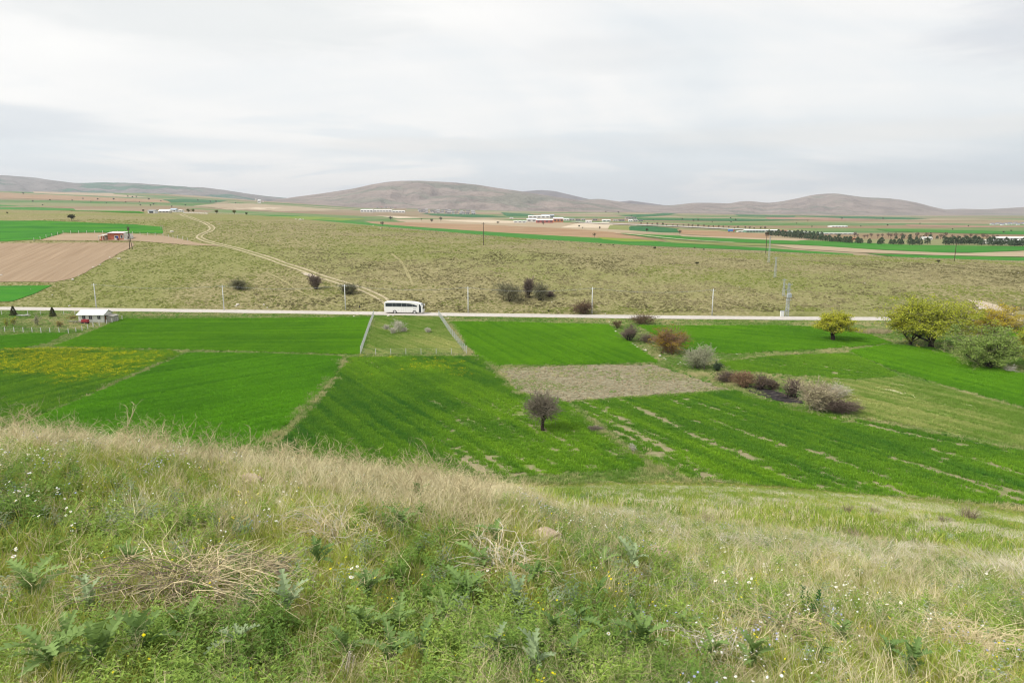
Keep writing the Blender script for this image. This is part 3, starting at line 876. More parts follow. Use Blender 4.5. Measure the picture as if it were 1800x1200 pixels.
def wiry(name, n, h, w, material, seed, forks=3, depth=3, lean=.7, curl=.5):
    """a dry herb: thin forked, curling stems as crossed ribbons"""
    rs = np.random.RandomState(seed)
    V, F, S = [], [], []
    def stem(p, d, L, ww, dep, sh):
        segs = 4
        pts = [p]
        for i in range(segs):
            d = d + rs.randn(3) * curl * .35 + np.array([0, 0, -.05])
            d /= np.linalg.norm(d)
            p = p + d * L / segs
            pts.append(p)
        sv_ = np.cross(d, rs.randn(3)); sv_ /= max(np.linalg.norm(sv_), 1e-6)
        b0 = len(V)
        for i, q in enumerate(pts):
            k = ww * (1 - .5 * i / segs) / 2
            V.append(q - sv_ * k); V.append(q + sv_ * k); S.extend([sh, sh])
        for i in range(segs):
            F.append((b0 + 2 * i, b0 + 2 * i + 1, b0 + 2 * i + 3, b0 + 2 * i + 2))
        if dep > 0:
            for k in range(rs.randint(2, forks + 1)):
                i = rs.randint(1, segs + 1)
                nd_ = d + rs.randn(3) * .75 + np.array([0, 0, .15]); nd_ /= np.linalg.norm(nd_)
                stem(pts[i], nd_, L * rs.uniform(.45, .75), ww * .7, dep - 1, sh)
    for k in range(n):
        a = rs.rand() * 2 * math.pi
        ln = abs(rs.randn()) * lean
        d = np.array([math.cos(a) * math.sin(ln), math.sin(a) * math.sin(ln), max(math.cos(ln), .05)])
        stem(np.array([math.cos(a) * .02, math.sin(a) * .02, -.01]), d, rs.uniform(*h) * .5, w, depth, rs.uniform(.75, 1.2))
    return mesh_obj(name, np.array(V), F, material, link=False, attrs={'shade': S})

def leafy(name, n, h, leaf, material, seed, per=14, lean=.35):
    """a leafy herb: short stems carrying small pointed leaves"""
    rs = np.random.RandomState(seed)
    V, F, S = [], [], []
    for k in range(n):
        a = rs.rand() * 2 * math.pi; ln = abs(rs.randn()) * lean
        d = np.array([math.cos(a) * math.sin(ln), math.sin(a) * math.sin(ln), math.cos(ln)])
        root = np.array([rs.randn() * .03, rs.randn() * .03, 0.0])
        hh = rs.uniform(*h)
        for j in range(per):
            t = (j + .5) / per
            p = root + d * hh * t
            az = j * 2.4 + rs.rand()
            o = np.array([math.cos(az), math.sin(az), rs.uniform(-.1, .9)]); o /= np.linalg.norm(o)
            s = np.cross(o, [0, 0, 1.0]); s /= max(np.linalg.norm(s), 1e-3)
            L = leaf * rs.uniform(.6, 1.3) * (1.15 - .6 * t); W = L * .16
            b0 = len(V); sh = rs.uniform(.7, 1.2)
            V += [p, p + o * L * .5 + s * W, p + o * L - np.array([0, 0, L * .2]), p + o * L * .5 - s * W]; S += [sh] * 4
            F += [(b0, b0 + 1, b0 + 2, b0 + 3)]
    return mesh_obj(name, np.array(V), F, material, link=False, attrs={'shade': S})

def flower(name, material, cmat, seed, h=.25, r=.014, n=1, petals=9, spread=.1, stemmat=None):
    rs = np.random.RandomState(seed)
    V, F, MI, S = [], [], [], []
    for k in range(n):
        a = rs.rand() * 6.28; q = spread * math.sqrt(rs.rand())
        root = np.array([math.cos(a) * q, math.sin(a) * q, 0]); hh = h * rs.uniform(.6, 1.15)
        top = root + np.array([rs.randn() * .03, rs.randn() * .03, hh])
        b0 = len(V); V += [root - [.0012, 0, 0], root + [.0012, 0, 0], top + [.001, 0, 0], top - [.001, 0, 0]]; F.append((b0, b0 + 1, b0 + 2, b0 + 3)); MI.append(2); S += [1] * 4
        nrm = np.array([rs.randn() * .35, rs.randn() * .35 - .2, 1.0]); nrm /= np.linalg.norm(nrm)
        e1 = np.cross(nrm, [1, 0, 0]); e1 /= np.linalg.norm(e1); e2 = np.cross(nrm, e1)
        rr = r * rs.uniform(.75, 1.25)
        for j in range(petals):
            t0 = 2 * math.pi * (j - .38) / petals; t1 = 2 * math.pi * (j + .38) / petals
            b0 = len(V)
            V += [top, top + rr * (e1 * math.cos(t0) + e2 * math.sin(t0)), top + rr * (e1 * math.cos(t1) + e2 * math.sin(t1))]; S += [1] * 3
            F.append((b0, b0 + 1, b0 + 2)); MI.append(0)
        b0 = len(V)
        for j in range(6): V.append(top + nrm * .002 + rr * .34 * (e1 * math.cos(j * 1.047) + e2 * math.sin(j * 1.047))); S.append(1)
        F.append(tuple(range(b0, b0 + 6))); MI.append(1)
    o = mesh_obj(name, np.array(V), F, material, link=False, attrs={'shade': S})
    o.data.materials.append(cmat); o.data.materials.append(stemmat or material)
    o.data.polygons.foreach_set('material_index', MI)
    return o

def scatter(name, pts, key, label, rng, scl=None, tone=None, tilt=.12, idx=None):
    n = len(pts)
    if n == 0: return None
    me = bpy.data.meshes.new(name)
    me.vertices.add(n)
    me.vertices.foreach_set('co', np.asarray(pts, np.float32).ravel())
    rot = np.stack([rng.randn(n) * tilt, rng.randn(n) * tilt, rng.rand(n) * 2 * math.pi], 1).astype(np.float32)
    a = me.attributes.new('rot', 'FLOAT_VECTOR', 'POINT'); a.data.foreach_set('vector', rot.ravel())
    a = me.attributes.new('scl', 'FLOAT', 'POINT'); a.data.foreach_set('value', (np.ones(n) if scl is None else scl).astype(np.float32))
    a = me.attributes.new('tone', 'FLOAT', 'POINT'); a.data.foreach_set('value', (np.full(n, .5) if tone is None else np.asarray(tone)).astype(np.float32))
    a = me.attributes.new('pick', 'INT', 'POINT')
    a.data.foreach_set('value', (rng.randint(0, len(PROTO[key].objects), n) if idx is None else idx).astype(np.int32))
    o = bpy.data.objects.new(name, me)
    COL.objects.link(o)
    ng = bpy.data.node_groups.new(name + '_instances', 'GeometryNodeTree')
    ng.interface.new_socket('Geometry', in_out='INPUT', socket_type='NodeSocketGeometry')
    ng.interface.new_socket('Geometry', in_out='OUTPUT', socket_type='NodeSocketGeometry')
    gi = ng.nodes.new('NodeGroupInput'); go = ng.nodes.new('NodeGroupOutput')
    ip = ng.nodes.new('GeometryNodeInstanceOnPoints')
    ci = ng.nodes.new('GeometryNodeCollectionInfo')
    ci.inputs['Collection'].default_value = PROTO[key]
    ci.inputs['Separate Children'].default_value = True
    ci.inputs['Reset Children'].default_value = True
    def na(nm, ty):
        q = ng.nodes.new('GeometryNodeInputNamedAttribute'); q.data_type = ty; q.inputs['Name'].default_value = nm
        return q.outputs['Attribute']
    L = ng.links.new
    L(gi.outputs[0], ip.inputs['Points']); L(ci.outputs[0], ip.inputs['Instance'])
    ip.inputs['Pick Instance'].default_value = True
    L(na('pick', 'INT'), ip.inputs['Instance Index'])
    L(na('rot', 'FLOAT_VECTOR'), ip.inputs['Rotation'])
    L(na('scl', 'FLOAT'), ip.inputs['Scale'])
    L(ip.outputs[0], go.inputs[0])
    md = o.modifiers.new('instances', 'NODES'); md.node_group = ng
    tag(o, label, kind='stuff')
    return o

# ------------------------------------------------------------------ plain materials for built things
def flat_mat(name, c, rough=.6, spec=.3, metal=0.0, var=.12, scale=3.0, dirt=None):
    m, nt, b = new_mat(name, rough, spec)
    b.inputs['Metallic'].default_value = metal
    tc = nd(nt, 'ShaderNodeTexCoord').outputs['Object']
    n = noise(nt, tc, scale, 5, .6)
    col = ramp(nt, n, [(.3, tuple(x * (1 - var) for x in c)), (.7, tuple(min(1, x * (1 + var)) for x in c))])
    if dirt:
        z = nd(nt, 'ShaderNodeSeparateXYZ', {0: tc}).outputs[2]
        f = mth(nt, 'MULTIPLY', mrange(nt, z, dirt[1], dirt[2], 1, 0), mrange(nt, n, .3, .7, .3, 1))
        col = mixc(nt, mth(nt, 'MULTIPLY', f, dirt[3]), col, dirt[0])
    nt.links.new(col, b.inputs['Base Color'])
    return m
B_white = flat_mat('coach_white_paint', (.80, .80, .80), .25, .5, var=.02, dirt=((.45, .40, .33), .2, 1.3, .5))
B_glass = flat_mat('coach_glass', (.035, .042, .06), .08, .6, var=.1)
B_black = flat_mat('black_rubber', (.025, .025, .027), .7, .3)
B_rim = flat_mat('steel_rim', (.62, .62, .62), .35, .5)
B_line = flat_mat('panel_gap', (.30, .30, .31), .6, .2)
B_red = flat_mat('tail_light_red', (.5, .02, .02), .3, .5)
B_letter = flat_mat('dark_lettering', (.10, .10, .13), .6, .3)
B_lamp = flat_mat('clear_lamp', (.75, .75, .72), .15, .6)

# ------------------------------------------------------------------ the coach
def make_coach():
    p, q = P1(680, 548.5, 150), P1(746.5, 549, 150)
    x0, x1 = p.x, q.x
    ym = float(yr((x0 + x1) / 2)) + 1.3
    slope = math.atan2(float(yr(x1) - yr(x0)), x1 - x0)
    root = empty('coach', (x0, ym - slope * (x1 - x0) / 2 * 0, ROAD_Z), slope)
    root.location.y = float(yr(x0)) + 1.35
    tag(root, 'white long-distance coach standing on the pale road, front to the right', 'coach')
    W = 2.55; h = W / 2
    # body shell: side profile lofted across the width with rounded shoulders
    prof = [(0.05, .42), (0.0, 1.1), (.03, 2.6), (.10, 3.30), (.24, 3.52), (.6, 3.58), (4.0, 3.62), (7.6, 3.60), (9.2, 3.50), (10.2, 3.32), (10.9, 3.14), (11.3, 3.02), (11.62, 2.72),
            (11.88, 2.0), (11.98, 1.35), (12.02, .9), (12.0, .50), (11.9, .32), (10.3, .32)]
    # wheel arches
    def arch(cx, r=.62, z0=.34, n=9):
        return [(cx + r * math.cos(t), .46 + r * math.sin(t)) for t in np.linspace(0.0, math.pi, n)]
    low = arch(9.42) + [(8.7, .32), (4.1, .32)] + arch(3.28) + [(2.55, .36)]
    prof = prof + low
    bm = bmesh.new()
    ring_defs = [(-h, .93, .10), (-h + .05, .985, .03), (-h + .22, 1.0, 0), (h - .22, 1.0, 0), (h - .05, .985, .03), (h, .93, .10)]
    rings = []
    for yy, _, ins in ring_defs:
        vs = []
        for (x, z) in prof:
            zz = z; xx = x
            if z > 2.9: zz = z - ins * 1.0
            if x > 11.2: xx = x - ins * 2.2
            if x < .3: xx = x + ins * .8
            vs.append(bm.verts.new((xx, yy, zz)))
        rings.append(vs)
    for a, b in zip(rings[:-1], rings[1:]):
        for i in range(len(prof)):
            j = (i + 1) % len(prof)
            bm.faces.new((a[i], a[j], b[j], b[i]))
    bm.faces.new(rings[0][::-1]); bm.faces.new(rings[-1])
    bmesh.ops.recalc_face_normals(bm, faces=bm.faces)
    me = bpy.data.meshes.new('body'); bm.to_mesh(me); bm.free(); me.materials.append(B_white)
    o = bpy.data.objects.new('body', me); COL.objects.link(o); o.parent = root
    tops = [(.45, 3.18), (2.0, 3.22), (3.6, 3.23), (5.2, 3.22), (6.8, 3.18), (8.2, 3.05), (9.3, 2.82), (10.28, 2.45)]
    def top_at(x): return np.interp(x, [t[0] for t in tops], [t[1] for t in tops])
    edges = [.45, 2.55, 3.75, 5.45, 7.1, 8.75, 10.28]
    for side in (-1, 1):
        y_ = side * h
        for a, b in zip(edges[:-1], edges[1:]):
            xs2 = np.linspace(a + .02, b - .02, 6)
            pts = [(x, 2.12) for x in xs2] + [(x, float(top_at(x))) for x in xs2[::-1]]
            w = MB().prism(pts, *sorted((y_ + side * .004, y_ - side * .05))).build('side_window', B_glass, root)
        # luggage doors and flaps outlined by gaps
        for x in (5.35, 5.95, 6.72):
            MB().box(x, x + .03, *sorted((y_ + side * .003, y_ - side * .02)), .55, 2.02).build('panel_gap', B_line, root)
        MB().box(.5, 10.1, *sorted((y_ + side * .003, y_ - side * .02)), 2.045, 2.065).build('waist_line', B_line, root)
        for k in range(7):       # small dark lettering on the front flank
            MB().box(9.02 + k * .15, 9.13 + k * .15, *sorted((y_ + side * .005, y_ - side * .02)), 1.52, 1.66 + .02 * (k % 2)).build('lettering', B_letter, root)
        MB().tube((4.55, y_ + side * .004, 1.0), (4.55, y_ - side * .02, 1.0), .10, n=10).build('flap_handle', B_line, root)
        for wx in (3.28, 9.42):
            t = MB().tube((wx, y_ - side * .34, .50), (wx, y_ - side * .015, .50), .50, n=22).build('wheel', B_black, root, smooth=False, bevel=.03)
            MB().tube((wx, y_ - side * .06, .50), (wx, y_ - side * .002, .50), .33, n=18).build('rim', B_rim, t)
            MB().tube((wx, y_ - side * .03, .50), (wx, y_ + side * .012, .50), .11, n=10).build('hub', B_line, t)
    d = MB().prism([(10.80, .50), (11.48, .50), (11.48, 1.6), (11.42, 2.35), (11.10, 2.86), (10.86, 2.90)], -h - .006, -h + .06).build('door', B_glass, root)
    MB().box(11.12, 11.16, -h - .012, -h + .03, .55, 2.82).build('door_post', B_black, d)
    MB().prism([(9.98, .42), (11.5, .42), (11.5, .49), (9.98, .49)], -h - .004, -h + .02).build('sill_strip', B_black, root)
    MB().prism([(10.45, 2.2), (11.3, 2.2), (11.05, 2.8), (10.5, 2.55)], h - .05, h + .004).build('driver_window', B_glass, root)
    # windscreen follows the raked nose
    bm = MB()
    ws = [(11.10, 3.085), (11.34, 2.98), (11.64, 2.69), (11.90, 1.98), (11.985, 1.42)]
    for (xa, za), (xb, zb) in zip(ws[:-1], ws[1:]):
        bm.add([(xa + .012, -1.02, za), (xa + .012, 1.02, za), (xb + .012, 1.02, zb), (xb + .012, -1.02, zb),
                (xa - .03, -1.02, za), (xa - .03, 1.02, za), (xb - .03, 1.02, zb), (xb - .03, -1.02, zb)],
               [(0, 1, 2, 3), (4, 7, 6, 5), (0, 3, 7, 4), (1, 5, 6, 2)])
    bm.build('windscreen', B_glass, root)
    MB().box(-.006, .05, -.95, .95, 2.1, 3.05).build('rear_window', B_glass, root)
    MB().box(1.7, 3.1, -.75, .75, 3.60, 3.78).build('roof_unit', B_white, root, bevel=.06)
    MB().box(6.2, 6.9, -.4, .4, 3.60, 3.68).build('roof_hatch', B_white, root, bevel=.03)
    for side in (-1, 1):
        a = MB().tube((11.35, side * 1.1, 2.92), (11.95, side * 1.42, 2.72), .035, n=6).build('mirror_arm', B_white, root)
        MB().box(11.86, 12.06, side * 1.42 - .12, side * 1.42 + .12, 2.12, 2.70).build('mirror', B_white, a, bevel=.04)
        MB().box(11.82, 12.01, side * .86 - .22, side * .86 + .22, .72, .98).build('headlight', B_lamp, root, bevel=.03)
        MB().box(-.012, .06, side * 1.08 - .1, side * 1.08 + .1, .9, 1.7).build('tail_light', B_red, root)
    return root
make_coach()

# ------------------------------------------------------------------ white hut below the road
H_white = flat_mat('hut_whitewash', (.62, .62, .58), .85, .1, var=.10, scale=1.5, dirt=((.30, .26, .2), 0, .7, .6))
H_roof = flat_mat('hut_roof_sheet', (.74, .75, .76), .45, .4, var=.06)
H_dark = flat_mat('dark_window', (.05, .055, .07), .2, .5)
H_wood = flat_mat('brown_door_wood', (.24, .10, .045), .7, .2, var=.25)
H_red = flat_mat('red_paint', (.32, .03, .04), .6, .3, var=.2)
H_grey = flat_mat('grey_boards', (.36, .34, .31), .85, .1, var=.25)
H_brick = flat_mat('red_brick', (.47, .155, .095), .9, .1, var=.14, scale=2)
H_brown = flat_mat('rust_brown', (.20, .10, .07), .8, .1, var=.3)
H_blue = flat_mat('blue_paint', (.02, .03, .30), .5, .3)
H_pale = flat_mat('pale_post', (.58, .58, .54), .8, .1, var=.15)

def hut():
    a, b = P1(137.5, 567.5, 100), P1(187, 566.5, 100)
    L = b.x - a.x
    root = empty('hut', (a.x, a.y + .3, zt(a.x, a.y)), 0)
    root.rotation_euler.z = 0
    tag(root, 'white single-storey hut with a white metal roof beside the road at the left', 'hut')
    D = 4.2; Hh = 2.35
    w = MB().box(0, L, 0, D, -.3, Hh)
    w.prismx([(0, Hh), (D / 2, Hh + .95), (D, Hh)], L - .02, L)
    w.prismx([(0, Hh), (D / 2, Hh + .95), (D, Hh)], 0, .02)
    w.build('wall', H_white, root)
    n = 11
    for s in (0, 1):       # corrugated sheets, each one a part
        for k in range(n):
            x0 = -.35 + (L + .7) * k / n; x1 = -.35 + (L + .7) * (k + 1) / n - .02
            ye, ze = (-.45, Hh - .14) if s == 0 else (D + .45, Hh - .14)
            yr_, zr_ = D / 2, Hh + 1.0
            dz_ = .05 + .012 * (k % 2)
            MB().add([(x0, ye, ze), (x1, ye, ze), (x1, yr_, zr_), (x0, yr_, zr_), (x0, ye, ze + dz_), (x1, ye, ze + dz_), (x1, yr_, zr_ + dz_), (x0, yr_, zr_ + dz_)],
                     [(3, 2, 1, 0), (4, 5, 6, 7), (0, 1, 5, 4), (1, 2, 6, 5), (2, 3, 7, 6), (3, 0, 4, 7)]).build('roof_sheet', H_roof, root)
    for k, (wx, ww) in enumerate(((1.15, .85), (3.0, .85), (5.35, .85))):
        f = MB().box(wx - .08, wx + ww + .08, -.05, .04, .95, 2.05).build('window', H_white, root)
        MB().box(wx, wx + ww * .46, -.07, .0, 1.02, 1.98).build('pane', H_dark, f)
        MB().box(wx + ww * .54, wx + ww, -.07, .0, 1.02, 1.98).build('pane', H_dark, f)
    d = MB().box(L - .04, L + .05, .5, 1.5, 0, 2.0).build('door', H_wood, root)
    MB().box(L + .05, L + .09, 1.35, 1.42, .9, 1.05).build('handle', H_dark, d)
    s = MB().box(L + .25, L + 2.2, .8, 3.4, -.2, 1.75).build('side_shed', H_grey, root)
    MB().add([(L + .1, .5, 2.0), (L + 2.4, .5, 1.75), (L + 2.4, 3.7, 1.75), (L + .1, 3.7, 2.0), (L + .1, .5, 2.06), (L + 2.4, .5, 1.81), (L + 2.4, 3.7, 1.81), (L + .1, 3.7, 2.06)],
             [(3, 2, 1, 0), (4, 5, 6, 7), (0, 1, 5, 4), (1, 2, 6, 5), (2, 3, 7, 6), (3, 0, 4, 7)]).build('shed_roof', H_grey, s)
    # red trailer in front of the wall
    t = empty('trailer', (a.x + L * .43, a.y - 1.6, zt(a.x + L * .43, a.y - 1.6)))
    tag(t, 'small dark red trailer parked before the white hut', 'trailer')
    MB().box(-.85, .85, -.5, .5, .45, 1.25).build('box', H_red, t, bevel=.03)
    for sx in (-.45, .45):
        for sy in (-.55, .55):
            MB().tube((sx, sy - .08, .3), (sx, sy + .08, .3), .3, n=12).build('wheel', B_black, t)
    MB().tube((-.85, 0, .5), (-1.6, 0, .35), .04).build('drawbar', B_line, t)
    # heap of old boards along the garden side
    rs = random.Random(5)
    for (u0, u1, v, lab, mt) in ((116, 160, 567.5, 'low heap of grey and brown boards in front of the white hut', (H_grey, H_brown)),
                                 (30, 46, 556, 'pile of grey poles beside the garden conifer', (H_grey, H_pale))):
        p, q = P1(u0, v, 100), P1(u1, v, 100)
        hp_ = empty('board_pile', (p.x, p.y, zt(p.x, p.y)))
        tag(hp_, lab, 'wood pile')
        for k in range(16):
            x = rs.uniform(0, (q.x - p.x) * .75); y = rs.uniform(-.5, .5); z = rs.uniform(.05, .55)
            l = rs.uniform(1.2, 2.6)
            m = MB().box(-l / 2, l / 2, -.10, .10, -.03, .03).build('board', mt[k % 2], hp_)
            m.location = (x + l / 2, y, z); m.rotation_euler = (rs.uniform(-.3, .3), rs.uniform(-.12, .12), rs.uniform(-.3, .3))
hut()

# ------------------------------------------------------------------ red brick house on the rise
def red_house():
    a, b = P1(190, 422.2, 200), P1(226, 421.0, 200)
    L = b.x - a.x; k = L / 10.4
    z = min(zt(a.x, a.y), zt(b.x, b.y))
    root = empty('brick_house', (a.x, a.y, z), 0)
    root.scale = (k, k, k)
    tag(root, 'red brick house with a blue door and pale roof above the ploughed field', 'house')
    wall = MB()
    wall.box(0, 8.4, 0, 5.5, -.8, 3.5)
    wall.build('wall', H_brick, root)
    MB().box(8.4, 9.9, .02, 5.48, -.8, 3.3).build('end_wall', H_white, root)
    e = MB().box(9.9, 11.1, .9, 4.6, -.8, 2.6).build('side_room', H_white, root)
    MB().box(10.2, 10.6, .84, .9, .9, 1.9).build('window', H_dark, e)
    MB().box(9.0, 9.3, -.03, .04, .9, 2.3).build('side_window', H_dark, root)
    RW = flat_mat('house_roof_sheet', (.60, .52, .53), .6, .3, var=.12)
    n = 9
    for i in range(n):
        x0 = -.3 + 8.9 * i / n; x1 = -.3 + 8.9 * (i + 1) / n - .03
        z0_ = 3.62 + .02 * (i % 2)
        MB().add([(x0, -.5, z0_), (x1, -.5, z0_), (x1, 5.9, z0_ + .75), (x0, 5.9, z0_ + .75), (x0, -.5, z0_ + .07), (x1, -.5, z0_ + .07), (x1, 5.9, z0_ + .82), (x0, 5.9, z0_ + .82)],
                 [(3, 2, 1, 0), (4, 5, 6, 7), (0, 1, 5, 4), (1, 2, 6, 5), (2, 3, 7, 6), (3, 0, 4, 7)]).build('roof_sheet', RW, root)
    MB().box(-.32, 8.62, -.56, -.505, 3.46, 3.68).build('fascia', H_brown, root)
    MB().box(8.38, 10.1, -.2, 5.7, 3.3, 3.5).build('end_roof', H_white, root)
    f = MB().box(3.5, 5.7, -.05, .04, -.1, 2.45).build('entrance_surround', H_white, root)
    MB().box(4.65, 5.5, -.09, 0, -.1, 2.2).build('door', H_blue, f)
    MB().box(3.75, 4.65, -.09, 0, 1.3, 2.2).build('dark_pane', H_dark, f)
    w = MB().box(6.7, 8.1, -.05, .04, .9, 2.75).build('window', H_white, root)
    MB().box(6.95, 7.85, -.09, 0, 1.15, 2.5).build('pane', H_dark, w)
    p = MB().add([(-4.6, -1.2, 2.15), (-.0, -1.2, 2.95), (-.0, 4.5, 3.6), (-4.6, 4.5, 2.8), (-4.6, -1.2, 2.23), (-.0, -1.2, 3.03), (-.0, 4.5, 3.68), (-4.6, 4.5, 2.88)],
                 [(3, 2, 1, 0), (4, 5, 6, 7), (0, 1, 5, 4), (1, 2, 6, 5), (2, 3, 7, 6), (3, 0, 4, 7)]).build('porch_roof', H_roof, root)
    for (x, y) in ((-4.3, -.9), (-2.2, -.9), (-4.3, 4.2)):
        MB().box(x - .1, x + .1, y - .1, y + .1, -.8, 2.25).build('porch_post', H_pale, root)
    MB().box(-4.2, -2.4, .8, 1.0, -.6, 2.0).build('porch_wall', H_brick, root)
    MB().box(-4.2, 0, 4.0, 4.2, -.6, 2.5).build('porch_back_wall', H_grey, root)
    MB().box(-4.2, -2.3, -.7, -.5, -.6, .5).build('porch_bench', H_brick, root)
    t = empty('oil_drum', (a.x + 6.1 * k, a.y - 1.2, zt(a.x + 6.1 * k, a.y - 1.2)))
    tag(t, 'rusty drum standing before the red brick house', 'drum')
    MB().tube((0, 0, 0), (0, 0, 1.1), .42, n=12).build('barrel', H_brown, t)
    MB().tube((0, 0, 1.1), (0, 0, 1.13), .38, n=12).build('lid', H_dark, t)
red_house()

# ------------------------------------------------------------------ poles
M_conc = flat_mat('pale_concrete', (.60, .61, .60), .85, .1, var=.08)
M_wood = flat_mat('dark_pole_wood', (.085, .065, .05), .9, .1, var=.25)
M_steel = flat_mat('galvanised_steel', (.36, .39, .41), .5, .4, var=.12)
M_ins = flat_mat('insulator', (.5, .5, .48), .3, .5)
pole_spots = [(169.5, 541.5, 'leftmost pale concrete pole, behind the white hut'),
              (394, 545.5, 'pale concrete pole below the round dark hillside bush'),
              (607.5, 544.5, 'pale concrete pole just left of the coach and roadside post'),
              (823, 549.5, 'pale concrete pole between the coach and the hillside bush clump'),
              (1040.5, 551.0, 'pale concrete pole standing at the low brown bush by the road'),
              (1251.5, 554.5, 'pale concrete pole alone on the empty stretch left of the lattice mast')]
POLE_TOPS = []
proto = None
for (u, v, lab) in pole_spots:
    p = P1(u, v, 100)
    if proto is None:
        proto = empty('utility_pole', p)
        tag(proto, lab, 'utility pole', 'concrete utility poles along the road')
        MB().tube((0, 0, -.4), (0, 0, 8.0), .19, .11, n=8).build('post', M_conc, proto, smooth=True)
        MB().box(-.75, .75, -.05, .05, 7.45, 7.55).build('cross_arm', M_steel, proto)
        for sx in (-.68, 0, .68):
            MB().tube((sx, 0, 7.55), (sx, 0, 7.78), .05, n=6).build('insulator', M_ins, proto)
        MB().tube((0, 0, 8.0), (0, 0, 8.15), .03, n=5).build('top_pin', M_steel, proto)
    else:
        c = copy_tree(proto); c.location = p; c['label'] = lab
    POLE_TOPS.append(Vector((p.x, p.y, p.z + 7.78)))
# thin line wires between the poles
def wire_span(a, b, lab):
    o = MB()
    n = 14
    for off in (-.68, 0, .68):
        pts = [a.lerp(b, i / n) + Vector((0, off, -1.1 * 4 * (i / n) * (1 - i / n))) for i in range(n + 1)]
        for q, r in zip(pts[:-1], pts[1:]): o.tube(q, r, .011, n=3, cap=False)
    w = o.build('overhead_wire', M_steel)
    tag(w, lab, 'wire', 'overhead wires along the road')
names = ['between the first two poles from the left', 'between the second and third poles from the left', 'above the coach', 'crossing before the hillside bush clump', 'right of the low brown roadside bush']
for i in range(5):
    wire_span(POLE_TOPS[i], POLE_TOPS[i + 1], 'thin grey overhead wires ' + names[i])

def wooden_pole(u, v, vtop, lab, kind='post', mat_=None):
    p = P1(u, v, 200)
    h = (v - vtop) / FPX * math.hypot(p.y, p.z) * 1.01
    r = empty('wooden_pole', p)
    tag(r, lab, 'utility pole')
    mt = mat_ or M_wood
    MB().tube((0, 0, -.4), (0, 0, h), .17, .12, n=7).build('post', mt, r)
    MB().box(-.9, .9, -.06, .06, h - .7, h - .58).build('cross_arm', mt, r)
    for sx in (-.8, 0, .8): MB().tube((sx, 0, h - .58), (sx, 0, h - .3), .06, n=6).build('insulator', M_ins, r)
    return r, h
wooden_pole(850, 431, 392, 'dark wooden pole on the hill brow above the bush clump')
wooden_pole(1677.5, 459, 427, 'dark wooden pole on the hill brow before the conifer windbreak')
r_, h_ = wooden_pole(1346, 446, 413, 'dark wooden pole with a boxy transformer head beside the steel mast')
MB().box(-.8, .8, -.5, .5, h_ - .2, h_ + 1.0).build('transformer', M_wood, r_, bevel=.08)
# twin-legged pole by the red house
p = P1(229, 438, 200)
r_ = empty('wooden_pole', p); tag(r_, 'dark A-frame wooden pole in front of the red brick house', 'utility pole')
hh = (438 - 398) / FPX * p.y
MB().tube((-.2, 0, -.5), (0, 0, hh), .17, .13, n=6).build('leg', M_wood, r_)
MB().tube((1.0, 0, -.3), (.12, 0, hh * .72), .15, .12, n=6).build('leg', M_wood, r_)
MB().box(-.9, .9, -.08, .08, hh - .7, hh - .5).build('cross_arm', M_wood, r_)
MB().box(-.35, .35, -.3, .3, hh - 1.9, hh - .8).build('switch_box', M_wood, r_, bevel=.05)
# small hut-side meter poles far left on the slope
p = P1(283, 404, 200)
r_ = empty('fence_gate', p); tag(r_, 'small grey gate frame at the corner of the long green strip', 'gate')
for sx in (0, 1.1): MB().tube((sx, 0, -.2), (sx, 0, 2.4), .09, n=6).build('gate_post', H_grey, r_)
MB().box(0, 1.1, -.05, .05, 2.2, 2.35).build('gate_bar', H_grey, r_)

def lattice(root, h, w0, w1, n, mt, br=.03):
    leg = MB()
    for sx in (-1, 1):
        for sy in (-1, 1):
            MB().tube((sx * w0 / 2, sy * w0 / 2, -.3), (sx * w1 / 2, sy * w1 / 2, h), br * 1.6, n=4).build('leg', mt, root)
    b = MB()
    for i in range(n):
        z0, z1 = h * i / n, h * (i + 1) / n
        a0 = (w0 + (w1 - w0) * i / n) / 2; a1 = (w0 + (w1 - w0) * (i + 1) / n) / 2
        for f in range(4):
            def c(a, s, f=f):
                return ((s * a, -a), (a, s * a), (-s * a, a), (-a, -s * a))[f]
            b.tube((*c(a0, -1), z0), (*c(a1, 1), z1), br, n=3); b.tube((*c(a0, 1), z0), (*c(a1, -1), z1), br, n=3)
            b.tube((*c(a1, -1), z1), (*c(a1, 1), z1), br, n=3)
    b.build('bracing', mt, root)
p = P1(1383, 556.5, 100)
mast = empty('lattice_mast', p); tag(mast, 'grey steel lattice mast with a transformer by the road', 'pylon')
hm = (556.5 - 497) / FPX * p.y
lattice(mast, hm, .85, .45, 11, M_steel, .028)
MB().box(-.55, .55, -1.15, -.3, hm * .58, hm * .58 + 1.15).build('transformer', M_steel, mast, bevel=.06)
for sx in (-.3, 0, .3): MB().tube((sx, -.7, hm * .58 + 1.15), (sx, -.7, hm * .58 + 1.55), .06, n=6).build('bushing', M_ins, mast)
for zz in (.62, .80, .95): MB().box(-1.0, 1.0, -.06, .06, hm * zz, hm * zz + .1).build('cross_arm', M_steel, mast)
for sx in (-.9, -.3, .3, .9): MB().tube((sx, 0, hm * .95 + .1), (sx, 0, hm * .95 + .45), .05, n=6).build('insulator', M_ins, mast)
MB().box(-.75, .75, -.9, -.3, hm * .50, hm * .50 + .08).build('platform', M_steel, mast)
p = P1(1374.5, 556.5, 100)
cb = empty('meter_cabinet', p); tag(cb, 'white metal cabinet at the foot of the lattice mast', 'cabinet')
hc = (556.5 - 546.5) / FPX * p.y
MB().box(-.52, .52, -.3, .3, .12, hc).build('case', flat_mat('cabinet_white', (.75, .76, .74), .5, .3, var=.04), cb, bevel=.03)
MB().box(-.6, .6, -.38, .38, hc, hc + .06).build('roof', M_steel, cb)
